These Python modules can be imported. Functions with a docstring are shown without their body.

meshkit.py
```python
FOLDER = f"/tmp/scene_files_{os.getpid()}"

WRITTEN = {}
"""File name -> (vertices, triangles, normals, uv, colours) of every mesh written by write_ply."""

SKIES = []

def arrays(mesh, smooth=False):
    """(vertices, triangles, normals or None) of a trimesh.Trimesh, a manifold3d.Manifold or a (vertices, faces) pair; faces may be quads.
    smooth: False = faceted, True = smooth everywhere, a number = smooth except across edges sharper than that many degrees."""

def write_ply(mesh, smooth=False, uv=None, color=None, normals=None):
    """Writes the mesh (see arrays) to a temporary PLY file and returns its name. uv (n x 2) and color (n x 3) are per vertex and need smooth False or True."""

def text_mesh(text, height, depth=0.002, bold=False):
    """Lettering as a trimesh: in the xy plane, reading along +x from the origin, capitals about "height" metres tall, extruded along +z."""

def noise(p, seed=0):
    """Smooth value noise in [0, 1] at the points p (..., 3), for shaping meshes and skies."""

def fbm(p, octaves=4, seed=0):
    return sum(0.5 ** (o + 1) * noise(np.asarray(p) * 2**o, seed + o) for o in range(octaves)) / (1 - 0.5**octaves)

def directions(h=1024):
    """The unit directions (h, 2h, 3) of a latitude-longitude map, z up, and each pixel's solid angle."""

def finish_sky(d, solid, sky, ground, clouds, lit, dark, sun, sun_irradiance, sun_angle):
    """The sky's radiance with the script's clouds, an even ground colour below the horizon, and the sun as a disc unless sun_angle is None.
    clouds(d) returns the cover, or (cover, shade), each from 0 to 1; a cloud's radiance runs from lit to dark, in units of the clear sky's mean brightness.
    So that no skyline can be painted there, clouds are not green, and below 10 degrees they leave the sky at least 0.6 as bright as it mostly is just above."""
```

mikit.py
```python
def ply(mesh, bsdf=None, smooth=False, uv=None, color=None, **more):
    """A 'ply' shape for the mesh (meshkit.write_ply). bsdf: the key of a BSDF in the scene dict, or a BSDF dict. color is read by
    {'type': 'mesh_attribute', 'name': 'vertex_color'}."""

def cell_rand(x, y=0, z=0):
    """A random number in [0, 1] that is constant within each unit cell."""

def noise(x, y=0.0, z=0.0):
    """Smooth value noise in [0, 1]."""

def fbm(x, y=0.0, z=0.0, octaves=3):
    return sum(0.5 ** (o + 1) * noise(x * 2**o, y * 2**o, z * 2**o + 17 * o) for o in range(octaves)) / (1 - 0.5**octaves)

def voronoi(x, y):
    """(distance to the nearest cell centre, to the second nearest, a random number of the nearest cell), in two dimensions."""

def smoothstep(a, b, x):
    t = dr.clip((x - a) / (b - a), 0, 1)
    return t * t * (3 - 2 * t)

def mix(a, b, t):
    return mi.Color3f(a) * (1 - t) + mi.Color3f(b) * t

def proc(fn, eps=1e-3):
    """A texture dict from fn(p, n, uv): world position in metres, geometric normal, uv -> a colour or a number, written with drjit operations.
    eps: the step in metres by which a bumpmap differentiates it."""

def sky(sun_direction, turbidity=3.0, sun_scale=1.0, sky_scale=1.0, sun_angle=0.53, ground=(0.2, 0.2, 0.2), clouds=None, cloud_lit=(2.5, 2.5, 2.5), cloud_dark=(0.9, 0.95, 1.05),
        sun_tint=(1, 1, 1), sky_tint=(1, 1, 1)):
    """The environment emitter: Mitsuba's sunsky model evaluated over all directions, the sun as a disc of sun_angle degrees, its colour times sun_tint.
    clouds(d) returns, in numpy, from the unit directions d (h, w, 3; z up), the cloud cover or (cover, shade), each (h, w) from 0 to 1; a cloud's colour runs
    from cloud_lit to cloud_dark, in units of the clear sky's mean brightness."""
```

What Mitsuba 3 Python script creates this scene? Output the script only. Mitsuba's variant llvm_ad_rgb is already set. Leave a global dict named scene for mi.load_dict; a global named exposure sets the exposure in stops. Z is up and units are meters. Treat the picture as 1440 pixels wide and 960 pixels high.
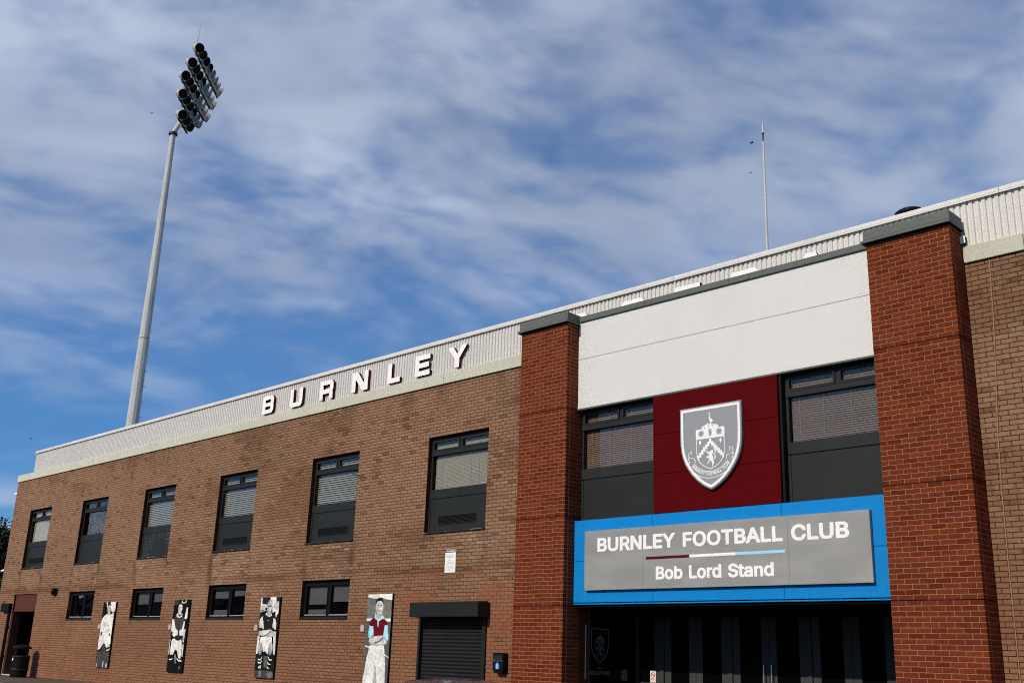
import math, random
import numpy as np
import trimesh, shapely
from shapely import affinity
from shapely.geometry import Polygon, box as sbox, Point, LineString
from shapely.ops import unary_union
import drjit as dr
import mitsuba as mi
import mikit, meshkit
from mikit import noise, fbm, cell_rand, smoothstep, mix, proc

rng = random.Random(7)
T = mi.ScalarTransform4f
scene, labels = {}, {}

# ------------------------------------------------------------------ camera, sky, exposure
CAM = np.array([0.0, -15.3, 1.08703589])
FWD = np.array([-0.67974276, 0.67345523, 0.29053026])
UP = np.array([0.18157725, -0.22926784, 0.95627714])
scene['camera'] = {'type': 'perspective', 'fov': 51.9634, 'fov_axis': 'x', 'near_clip': 0.05, 'far_clip': 5000.0,
                   'to_world': T().look_at(origin=CAM.tolist(), target=(CAM + FWD).tolist(), up=UP.tolist())}

SUN_EL, SUN_AZ = math.radians(30.0), math.radians(1.2)     # azimuth measured from the facade's normal towards -x
SUN = [-math.sin(SUN_AZ) * math.cos(SUN_EL), -math.cos(SUN_AZ) * math.cos(SUN_EL), math.sin(SUN_EL)]


def clouds(d):
    el = np.degrees(np.arcsin(np.clip(d[..., 2], -1, 1)))
    z = np.maximum(d[..., 2], 0.0) + 0.26
    x, y = d[..., 0] / z, d[..., 1] / z                      # on a flat layer of cloud, curved towards the horizon
    N = lambda a, b, c, o, s: meshkit.fbm(np.stack([a, b, x * 0 + c], -1), o, s)
    a = math.radians(58)
    s, t = x * math.cos(a) + y * math.sin(a), -x * math.sin(a) + y * math.cos(a)
    wx, wy = N(x * 2.2, y * 2.2, 3.0, 4, 5) - .5, N(x * 2.2, y * 2.2, 9.0, 4, 6) - .5
    big = N(s * 2.3 + .9 * wx, t * 3.6 + .9 * wy, 1.3, 4, 12)
    mid = N(s * 7.5 + 2.2 * wx, t * 10.0 + 2.2 * wy, 4.1, 5, 17)
    rip = N(s * 19.0 + 4.0 * wx, t * 29.0 + 5.0 * wy, 6.0, 4, 23)
    lift = np.clip((el - 9) / 15, 0, 1)
    f = .40 * big + .36 * mid + .24 * rip
    th = .455 - .135 * lift
    cover = np.clip((f - th + .04) / .36, 0, 1)
    cover = cover * cover * (3 - 2 * cover)
    cover = .03 + .13 * lift + cover * (.26 + .42 * lift)
    az = np.arctan2(d[..., 1], d[..., 0])
    low = np.clip((meshkit.fbm(np.stack([az * 9, el * .42, az * 0], -1), 5, 47) - .47) / .16, 0, 1) * np.clip((8.2 - el) / 2.6, 0, 1)
    shade = np.clip(.10 + 1.5 * (N(s * 2.4 + wx, t * 4.5 + wy, 2.0, 5, 31) - .3), 0, 1) * (1 - low)
    return np.maximum(cover, low * .95), shade


scene['sky'] = mikit.sky(SUN, turbidity=2.4, sun_scale=1.0, sky_scale=1.27, clouds=clouds, cloud_lit=(2.75, 3.12, 3.85), cloud_dark=(1.45, 1.72, 2.3), sun_tint=(0.885, 0.99, 1.22), sky_tint=(0.38, 0.76, 1.18), ground=(0.02, 0.02, 0.02))
exposure = 1.37

# ------------------------------------------------------------------ materials
def mat(key, color, rough=0.6, spec=0.4, metallic=0.0, bump=None, bump_scale=0.0, eps=2e-3, **kw):
    c = color if isinstance(color, dict) else {'type': 'rgb', 'value': list(color)}
    b = {'type': 'principled', 'base_color': c, 'roughness': rough, 'specular': spec, 'metallic': metallic, **kw}
    if bump is not None:
        b = {'type': 'bumpmap', 'tex': proc(bump, eps), 'scale': bump_scale, 'bsdf': b}
        b['arbitrary'] = b.pop('tex')
    scene[key] = {'type': 'twosided', 'bsdf': b}
    return key


BW, BH = 0.225, 0.075          # brick module
ZTOP_B = 5.874                 # a course joint of the brown wall lies at the window heads


def cells(p, x0, z0):
    row = dr.floor((p.z - z0) / BH + 1e-3)
    odd = row - 2 * dr.floor(row / 2)
    col = dr.floor((p.x - x0) / BW + 0.5 * odd) + 7 * dr.floor((p.y + 0.36) / BW)
    return row, col


WIN_X = [-18.01 - 4.545 * k for k in range(6)]          # left edges of the six first-floor windows, nearest first
WIN_W = 1.95


def brown_color(p, n, uv):
    row, col = cells(p, 0.0, ZTOP_B)
    r1, r2, r3 = cell_rand(row, col, 1), cell_rand(row, col, 2), cell_rand(row, col, 3)
    c = mix((.236, .138, .085), (.276, .166, .106), r1)
    c = mix(c, (.25, .122, .068), smoothstep(.65, 1.0, r2) * 0.7)
    patch = fbm(p.x * .55, p.z * 1.1, 2.0)
    c = mix(c, (.125, .056, .027), smoothstep(.54, .74, patch + .22 * (r3 - .35)) * 0.42)
    c = mix(c, (.115, .055, .03), smoothstep(.94, .96, r3) * 0.6)
    # lower wall: redder bricks
    c = mix(c, (.225, .098, .056), smoothstep(3.6, 1.9, p.z + .9 * fbm(p.x * .4, p.z * .8, 9.0)) * 0.55)
    # orange mortar smears around the shutter and where the wall was repaired
    rep = smoothstep(-18.9, -18.4, p.x) * smoothstep(-14.6, -15.3, p.x) * smoothstep(3.05, 2.75, p.z)
    c = mix(c, (.27, .092, .042), rep * smoothstep(.42, .62, fbm(p.x * 2.2, p.z * 5.5, 4.0)) * .5)
    # runs of water below the sills: dark at the ends, bleached bricks between
    k = (p.x + 18.01) / 4.545
    fx = (k - dr.floor(k)) * 4.545
    below = smoothstep(3.70, 3.62, p.z) * smoothstep(2.55, 3.3, p.z + .5 * fbm(p.x * 3, 1.0, 1.0) - .25)
    wob = .10 * (fbm(p.z * 2.2, fx, 5.0) - .5)
    e1, e2 = dr.abs(fx + wob - .02), dr.abs(fx + wob - 1.94)
    e3 = dr.minimum(e1, dr.minimum(e2, dr.abs(fx - 4.5 + wob)))
    ok = dr.select(p.x < -15.2, 1.0, 0.0)
    c = mix(c, (.055, .03, .018), ok * below * smoothstep(.20, .0, e3) * smoothstep(.30, .85, noise(p.x * 3.3, p.z * 1.3, 2.0) + .35 * r2 - .1) * .6)
    ins = smoothstep(-.25, .1, fx) * smoothstep(2.3, 1.9, fx)
    c = mix(c, (.34, .235, .175), ok * below * ins * smoothstep(.55, .95, r2) * smoothstep(.35, .6, fbm(p.x * 2.5, p.z * 1.2, 6.0)) * .75)
    # the floor line: a stained, redder band above the low windows
    fl = smoothstep(2.80, 2.88, p.z) * smoothstep(3.08, 2.95, p.z) * smoothstep(.35, .62, fbm(p.x * .7, p.z * 2.5, 21.0))
    c = mix(c, (.13, .048, .028), ok * fl * .6)
    # face grain
    c = c * (.86 + .28 * fbm(p.x * .16, p.z * .35, 31.0))
    c = mix(c, (.12, .065, .04), smoothstep(6.0, 7.1, p.z) * smoothstep(.56, .72, fbm(p.x * 2.6, p.z * .35, 17.0)) * .45)
    g = fbm(p.x * 34, p.z * 60, p.y * 30)
    return c * (.84 + .32 * g)


def brown_mortar(p, n, uv):
    g = fbm(p.x * 14, p.z * 14, p.y * 9)
    c = mix((.040, .014, .008), (.075, .026, .014), g)
    rep = smoothstep(-18.9, -18.4, p.x) * smoothstep(-14.6, -15.3, p.x) * smoothstep(3.05, 2.75, p.z)
    c = mix(c, (.30, .10, .045), rep * smoothstep(.42, .6, fbm(p.x * 2.2, p.z * 5.5, 4.0)) * .6)
    # a few bleached and a few sooty joints
    return mix(c, (.24, .16, .11), smoothstep(.72, .85, fbm(p.x * 1.3, p.z * .8, 13.0)) * .5)


def red_color(p, n, uv):
    row, col = cells(p, -14.842, 0.0)
    r1, r2 = cell_rand(row, col, 5), cell_rand(row, col, 6)
    c = mix((.104, .0175, .0070), (.168, .034, .0140), r1)
    c = mix(c, (.128, .030, .019), smoothstep(.62, .95, r2) * .7)
    c = mix(c, (.20, .11, .085), smoothstep(.70, .84, fbm(p.x * 3.1, p.z * 2.0, 3.0 + p.y)) * .30)
    g = fbm(p.x * 30, p.z * 55, p.y * 30)
    return c * (.86 + .28 * g)


def red_mortar(p, n, uv):
    g = fbm(p.x * 11, p.z * 11, p.y * 9)
    return mix((.27, .130, .058), (.41, .21, .10), g)


def brick_bump(p, n, uv):
    return fbm(p.x * 90, p.z * 90, p.y * 90, 3)


mat('m_brown_brick', proc(brown_color), .9, .08, bump=brick_bump, bump_scale=.004)
mat('m_brown_mortar', proc(brown_mortar), .95, .1)
mat('m_red_brick', proc(red_color), .85, .08, bump=brick_bump, bump_scale=.003)
mat('m_red_mortar', proc(red_mortar), .95, .1)


def weather(base, dark, sx, sz, amt, streak=0.0):
    def fn(p, n, uv):
        w = fbm(p.x * sx, p.z * sz, p.y * sx + 2.0, 4)
        c = mix(base, dark, smoothstep(.40, .85, w) * amt)
        if streak:
            c = mix(c, dark, smoothstep(.55, .8, fbm(p.x * 7.0, p.z * .7, 8.0)) * streak)
        return c
    return proc(fn)


mat('m_concrete', weather((.53, .525, .435), (.45, .44, .355), .7, 1.6, .45, .15), .85, .2)
mat('m_cladding', weather((.605, .59, .565), (.54, .52, .50), .7, .5, .4, .12), .5, .35)
mat('m_flashing', weather((.68, .66, .635), (.60, .575, .55), 1.2, 1.0, .5), .5, .35)
mat('m_coping', weather((.122, .134, .128), (.095, .105, .101), 1.2, 1.4, .6), .6, .15)


def micro(p, n, uv):
    return dr.sin(p.z * (2 * math.pi / .036)) * .5


mat('m_white_panel', weather((.67, .67, .66), (.61, .61, .60), .8, .9, .5, .22), .5, .2)
mat('m_maroon', weather((.083, .0028, .0040), (.072, .0025, .0035), .7, 1.2, .7), .6, .02)
mat('m_blue', weather((.004, .215, .59), (.004, .195, .535), .8, 1.3, .5), .5, .12)


def brushed(p, n, uv):
    a = fbm(p.x * 1.5, p.z * 4.5, 1.0, 4)
    b = noise(p.x * 2.0, p.z * 260, 3.0)
    return mix((.262, .262, .255), (.312, .312, .304), smoothstep(.25, .8, a)) * (.95 + .10 * b)


mat('m_brushed', proc(brushed), .5, .5, .12)
mat('m_shield_grey', weather((.27, .285, .30), (.24, .255, .27), 2.0, 2.0, .5), .5, .5, .1)
mat('m_shield_rim', (.25, .27, .285), .4, .5, .3)
mat('m_white', weather((.86, .86, .85), (.78, .78, .77), 2.0, 2.0, .4), .5, .4)
mat('m_letter_side', (.085, .005, .010), .6, .1)
mat('m_lightblue', (.36, .62, .86), .5, .4)


def frame_col(p, n, uv):
    w = fbm(p.x * 2.0, p.z * 3.0, p.y * 3, 3)
    return mix((.0165, .0185, .0185), (.0245, .027, .0265), w)


mat('m_frame', proc(frame_col), .5, .15)
mat('m_black_frame', weather((.007, .007, .007), (.010, .010, .010), 3, 3, .5), .5, .10)


def dropping(th, dens):
    def fn(p, n, uv):
        c = frame_col(p, n, uv)
        d1, d2, r = mikit.voronoi(p.x * 22, p.z * 26)
        spot = smoothstep(.20, .10, d1) * smoothstep(.62, .66, r)
        area = smoothstep(th, th + .15, fbm(p.x * 1.6 + 3.1, p.z * 1.8, 5.0))
        return mix(c, (.45, .43, .38), spot * area * dens)
    return proc(fn)


mat('m_panel_spotted', dropping(.40, .95), .5, .15)


def sill_col(p, n, uv):
    c = frame_col(p, n, uv)
    m = smoothstep(.58, .66, fbm(p.x * 5.0, p.y * 40.0, p.z * 40.0)) * smoothstep(3.715, 3.735, p.z)
    return mix(c, (.50, .48, .44), m * .8)


mat('m_sill', proc(sill_col), .5, .2)
mat('m_blind_beige', weather((.255, .225, .150), (.225, .20, .135), 3, 2, .5), .7, .2)
mat('m_blind_white', weather((.26, .238, .175), (.225, .205, .15), 3, 2, .5), .6, .3)
mat('m_blind_brown', weather((.145, .102, .070), (.122, .085, .058), 3, 2, .5), .6, .3)
mat('m_reflection_grey', weather((.085, .088, .095), (.06, .062, .068), 2, 3, .7), .7, .2)
mat('m_room', (.05, .048, .044), .9, .1)
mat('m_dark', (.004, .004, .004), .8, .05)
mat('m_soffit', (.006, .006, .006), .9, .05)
scene['m_glass'] = {'type': 'thindielectric', 'int_ior': 1.42}
mat('m_dark_glass', (.002, .002, .0025), .10, .12)
mat('m_door_metal', weather((.052, .055, .055), (.044, .046, .046), 2.5, 1.5, .5), .6, .05, 0.0)
mat('m_steel', (.55, .55, .54), .28, .5, .9)
mat('m_galv', weather((.46, .47, .46), (.32, .33, .33), 1.5, .6, .8), .55, .4, .1)
mat('m_shutter', weather((.016, .017, .018), (.022, .023, .024), 2.0, 5.0, .6), .5, .15)
mat('m_rust', weather((.085, .024, .014), (.05, .016, .010), 3.0, 2.0, .7), .7, .3)
mat('m_lamp_house', weather((.46, .465, .45), (.34, .345, .33), 2, 2, .6), .5, .5, .3)
mat('m_lamp_lens', (.003, .003, .004), .08, .5)
mat('m_bar', (.018, .019, .020), .5, .4)
mat('m_plaque', (.42, .40, .40), .5, .4)
mat('m_label', (.82, .82, .80), .5, .4)
mat('m_red', (.55, .02, .02), .5, .4)
mat('m_text_grey', (.40, .40, .40), .6, .3)
mat('m_etch', (.16, .165, .165), .6, .3)
mat('m_sticker_blue', (.01, .16, .72), .4, .4)
mat('m_gold', (.22, .16, .05), .45, .5, .5)
mat('m_cable', (.33, .17, .10), .6, .3)


def ground_col(p, n, uv):
    a = fbm(p.x * .35, p.y * .35, 1.0, 4)
    b = noise(p.x * 60, p.y * 60, 2.0)
    return mix((.040, .036, .034), (.060, .053, .049), a) * (.85 + .3 * b)


def pave_col(p, n, uv):
    a = fbm(p.x * .8, p.y * .8, 1.0, 4)
    b = noise(p.x * 50, p.y * 50, 2.0)
    return mix((.060, .044, .035), (.090, .068, .055), a) * (.85 + .3 * b)


mat('m_ground', proc(ground_col), .9, .2)
mat('m_pave', proc(pave_col), .9, .2)
mat('m_poster_edge', (.012, .012, .012), .6, .1)
mat('m_bark', (.03, .024, .018), .9, .1)
scene['m_leaf'] = {'type': 'twosided', 'bsdf': {'type': 'principled', 'base_color': proc(lambda p, n, uv: mix((.012, .020, .008), (.035, .045, .016), fbm(p.x * 1.2, p.y * 1.2, p.z * 1.2))), 'roughness': .7, 'specular': .2}}
mat('m_car', (.004, .006, .030), .16, .5, 0.0, clearcoat=1.0, clearcoat_gloss=.95)
mat('m_tyre', (.012, .012, .012), .8, .2)

# ------------------------------------------------------------------ helpers
USED, COUNT = set(), {}


def numbered(key):                      # key, key_001, key_002, ...
    n = COUNT.get(key, -1) + 1
    COUNT[key] = n
    return key if n == 0 else f'{key}_{n:03d}'


def thing(name, label=None, cat=None, group=None):
    k = numbered(name)
    labels[k] = {'label': label, 'category': cat}
    if group:
        labels[k]['group'] = group
    return k


def part(holder, name, mesh, m, smooth=False, label=None, kind=None, to_world=None):
    k = numbered(f'{holder}__{name}' if holder else name)
    d = mesh if isinstance(mesh, dict) else mikit.ply(mesh, m, smooth)
    if to_world is not None:
        d = {**d, 'to_world': to_world}
    scene[k] = d
    if label or kind:
        labels[k] = {}
        if label: labels[k]['label'] = label
        if kind: labels[k]['kind'] = kind
    return k


def struct(name, mesh, m, smooth=False):
    k = numbered(name)
    scene[k] = mikit.ply(mesh, m, smooth)
    labels[k] = {'kind': 'structure'}
    return k


def bx(x0, x1, y0, y1, z0, z1):
    m = trimesh.creation.box((x1 - x0, y1 - y0, z1 - z0))
    m.apply_translation(((x0 + x1) / 2, (y0 + y1) / 2, (z0 + z1) / 2))
    return m


def cbx(x0, x1, y0, y1, z0, z1, c=0.006):
    """box with chamfered edges"""
    c = min(c, (x1 - x0) * .3, (y1 - y0) * .3, (z1 - z0) * .3)
    X, Y, Z = ((x0, x1), (y0, y1), (z0, z1))
    pts = []
    for i in (0, 1):
        for j in (0, 1):
            for k in (0, 1):
                p = (X[i], Y[j], Z[k]); s = (1 - 2 * i, 1 - 2 * j, 1 - 2 * k)
                for a in range(3):
                    q = [p[b] + (c * s[b] if b != a else 0) for b in range(3)]
                    pts.append(q)
    return trimesh.convex.convex_hull(np.array(pts))


def cat(*ms):
    ms = [m for m in (ms[0] if len(ms) == 1 and isinstance(ms[0], (list, tuple)) else ms) if m is not None]
    return trimesh.util.concatenate(ms)


def cyl(p0, p1, r0, r1=None, n=20):
    p0, p1 = np.asarray(p0, float), np.asarray(p1, float)
    r1 = r0 if r1 is None else r1
    t = p1 - p0; L = np.linalg.norm(t); t /= L
    a = np.cross(t, [0, 0, 1] if abs(t[2]) < .9 else [1, 0, 0]); a /= np.linalg.norm(a); b = np.cross(t, a)
    an = np.arange(n) * 2 * np.pi / n
    ring = np.cos(an)[:, None] * a + np.sin(an)[:, None] * b
    v = np.vstack([p0 + ring * r0, p1 + ring * r1, [p0], [p1]])
    f = []
    for i in range(n):
        j = (i + 1) % n
        f += [[i, j, n + j], [i, n + j, n + i], [j, i, 2 * n], [n + i, n + j, 2 * n + 1]]
    m = trimesh.Trimesh(v, f, process=False)
    if m.volume < 0: m.invert()
    return m


def lathe(pts, centre, axis=(0, 0, 1), n=24):
    """pts: (radius, height) profile turned about the axis through centre"""
    ax = np.asarray(axis, float); ax /= np.linalg.norm(ax)
    a = np.cross(ax, [0, 0, 1] if abs(ax[2]) < .9 else [1, 0, 0]); a /= np.linalg.norm(a); b = np.cross(ax, a)
    an = np.arange(n) * 2 * np.pi / n
    ring = np.cos(an)[:, None] * a + np.sin(an)[:, None] * b
    c = np.asarray(centre, float)
    v = np.vstack([c + ring * r + ax * h for r, h in pts])
    f = []
    for k in range(len(pts) - 1):
        for i in range(n):
            j = (i + 1) % n
            f += [[k * n + i, k * n + j, k * n + n + j], [k * n + i, k * n + n + j, k * n + n + i]]
    return trimesh.Trimesh(v, f, process=False)


def geoms(g):
    return [q for q in getattr(g, 'geoms', [g]) if q.geom_type == 'Polygon' and q.area > 1e-8]


def plate(poly, yf, yb, x=0.0, z=0.0):
    """polygon in the facade's plane (u = x, v = z) as a plate from y = yf (front) to y = yb"""
    out = []
    for g in geoms(poly):
        m = trimesh.creation.extrude_polygon(g, yb - yf, engine='earcut')
        v = np.array(m.vertices)
        out.append(trimesh.Trimesh(np.stack([v[:, 0] + x, v[:, 2] + yf, v[:, 1] + z], 1), m.faces[:, ::-1], process=False))
    return cat(out)


def text_poly(text, grow=0.0):
    """outline of the lettering, capitals 1 unit tall, as a shapely polygon; grow thickens the strokes"""
    m = meshkit.text_mesh(text, 1.0, 0.01)
    v, f = np.array(m.vertices), np.array(m.faces)
    top = f[(v[f][:, :, 2] > .005).all(1)]
    g = unary_union([Polygon(v[t][:, :2]) for t in top]).buffer(.002)
    return g.simplify(.012).buffer(grow + .026, join_style=2, mitre_limit=1.6)


def fit(poly, x0, x1, z0, z1):
    a, b, c, d = poly.bounds
    return affinity.affine_transform(poly, [(x1 - x0) / (c - a), 0, 0, (z1 - z0) / (d - b), x0 - a * (x1 - x0) / (c - a), z0 - b * (z1 - z0) / (d - b)])


PXF = 720 / math.tan(math.radians(51.9634 / 2))
RIGHT = np.cross(FWD, UP)


def seen(p):
    """size in view of a spot on the facade, for choosing which bricks become parts of their own: (in frame, distance)"""
    q = np.asarray(p) - CAM; w = q @ FWD
    u, v = PXF * (q @ RIGHT) / w / 720, PXF * (q @ UP) / w / 480
    return w > 0 and abs(u) < 1 and abs(v) < 1, float(np.linalg.norm(q))


# ------------------------------------------------------------------ bricks
def brick_arrays(w, h, d, b=.004):
    """front face with a worn edge and four sides; origin at the lower left corner of the front, d into the wall"""
    v = [[b, 0, b], [w - b, 0, b], [w - b, 0, h - b], [b, 0, h - b], [0, b, 0], [w, b, 0], [w, b, h], [0, b, h], [0, d, 0], [w, d, 0], [w, d, h], [0, d, h]]
    f = [[0, 1, 2], [0, 2, 3]]
    for i in range(4):
        j = (i + 1) % 4
        f += [[4 + i, 4 + j, j], [4 + i, j, i], [8 + i, 8 + j, 4 + j], [8 + i, 4 + j, 4 + i]]
    return np.array(v, float), np.array(f)


PLYS = {}


def brick_ply(w, h, d, m):
    key = (round(w, 3), round(h, 3), d, m)
    if key not in PLYS:
        PLYS[key] = mikit.ply(trimesh.Trimesh(*brick_arrays(key[0], key[1], d), process=False), m)
    return PLYS[key]


def cut(rects, o):
    out = []
    for a, b, c, d in rects:
        if o[1] <= a or o[0] >= b or o[3] <= c or o[2] >= d:
            out.append((a, b, c, d)); continue
        if a < o[0]: out.append((a, o[0], c, d))
        if b > o[1]: out.append((o[1], b, c, d))
        l, r = max(a, o[0]), min(b, o[1])
        if c < o[2]: out.append((l, r, c, o[2]))
        if d > o[3]: out.append((l, r, o[3], d))
    return out


def lay(x0, x1, z0, z1, gx, gz, openings=(), joint=.010, skip=(), odd_bricks=0.0):
    """bricks (xa, xb, za, zb) of a running bond between the limits, cut at the openings"""
    out = []
    for row in range(math.floor((z0 - gz) / BH) - 1, math.ceil((z1 - gz) / BH) + 1):
        za, zb = gz + row * BH, gz + (row + 1) * BH
        if zb <= z0 + .012 or za >= z1 - .012: continue
        off = gx - (.5 * BW if row % 2 else 0)
        for col in range(math.floor((x0 - off) / BW) - 1, math.ceil((x1 - off) / BW) + 1):
            xa, xb = off + col * BW, off + (col + 1) * BW
            xa, xb = max(xa, x0), min(xb, x1)
            if xb - xa < .02: continue
            rs = [(xa, xb, max(za, z0), min(zb, z1))]
            near = [o for o in openings if o[0] < xb and o[1] > xa and o[2] < zb and o[3] > za]
            for o in near: rs = cut(rs, o)
            for a, b, c, d in rs:
                j = joint / 2
                if b - a > .03 and d - c > .022:
                    out.append((a + j, b - j, c + j, d - j))
    return out


def build_bricks(holder, rects, y, depth, m, most, wander=.0015):
    """the bricks that show largest become parts of their own, the rest one part"""
    r = random.Random(hash(len(rects)) % 9999)
    scored = []
    for i, q in enumerate(rects):
        ok, dist = seen(((q[0] + q[1]) / 2, y, (q[2] + q[3]) / 2))
        scored.append((0 if ok and q[1] - q[0] > .08 else 1, dist, i))
    own = {i for s, _, i in sorted(scored)[:most] if s == 0}
    vs, fs, n = [], [], 0
    for i, (a, b, c, d) in enumerate(rects):
        dy = r.uniform(-wander, wander)
        if i in own:
            part(holder, 'brick', brick_ply(b - a, d - c, depth, m), m, to_world=T().translate([a, y + dy, c]))
        else:
            v, f = brick_arrays(b - a, d - c, depth)
            vs.append(v + [a, y + dy, c]); fs.append(f + n); n += 12
    part(holder, 'brickwork', trimesh.Trimesh(np.vstack(vs), np.vstack(fs), process=False), m, kind='stuff')

# ------------------------------------------------------------------ ground
gy = [-400, -60, -7.5, -3.2, 0.0, 200.0]
gz = [-.48, -.48, -.48, -.004, -.004, -.004]
gv, gf = [], []
for i, (y, z) in enumerate(zip(gy, gz)):
    gv += [[-500, y, z], [300, y, z]]
    if i: gf.append([2 * i - 2, 2 * i - 1, 2 * i + 1, 2 * i])
gv, gf = np.array(gv, float), np.array(gf)
struct('ground', trimesh.Trimesh(gv, np.vstack([gf[:, [0, 1, 2]], gf[:, [0, 2, 3]]]), process=False), 'm_ground')
struct('pavement', cat(bx(-60, 6, -3.15, -.0005, -.1, 0.0)), 'm_pave')
struct('kerb', cbx(-60, 6, -3.28, -3.152, -.25, .012, .01), 'm_concrete')

# ------------------------------------------------------------------ the stand
ST = thing('football_stand', 'long brick football stand with pale corrugated parapet and dark windows behind the sign', 'building')
XL, XP0, XP1 = -42.44, -14.714, -13.417           # left corner, left pillar
XR0, XR1, XEND = -7.084, -5.753, -1.2             # right pillar, end of the wall that is built
BAND0, BAND1 = 7.072, 7.335
UP0, UP1 = 3.695, 5.874
LOW0, LOW1 = 1.886, 2.811
LOWX = [(-22.54, -20.60), (-27.06, -25.13), (-31.60, -29.66), (-36.19, -34.25)]
up_open = [(x, x + WIN_W, UP0, UP1) for x in WIN_X]
low_open = [(a, b, LOW0, LOW1) for a, b in LOWX]
SHUT = (-18.0, -15.88, -.02, 2.24)
DOOR = (-40.93, -38.86, -.02, 2.81)
opens = up_open + low_open + [SHUT, DOOR]

# backing of the left wall with its openings, recessed behind the brick faces
def backing(x0, x1, z1, opens, m):
    poly = sbox(x0, -.3, x1, z1)
    for o in opens: poly = poly.difference(sbox(o[0], o[2], o[1], o[3]))
    return plate(poly, .009, .30)

W1 = part(ST, 'wall', backing(XL, XP1, BAND0, opens, None), 'm_brown_mortar', label='long brown brick wall left of the entrance')
build_bricks(W1, lay(XL, XP0 + .002, 0.0, BAND0 - .012, 0.0, ZTOP_B, opens), 0.0, .09, 'm_brown_brick', 300)
W2 = part(ST, 'wall', backing(XR1 - .4, XEND, BAND0, [], None), 'm_brown_mortar', label='brown brick wall right of the entrance')
build_bricks(W2, lay(XR1, XEND, 0.0, BAND0 - .012, .06, ZTOP_B), 0.0, .09, 'm_brown_brick', 220)

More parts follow.
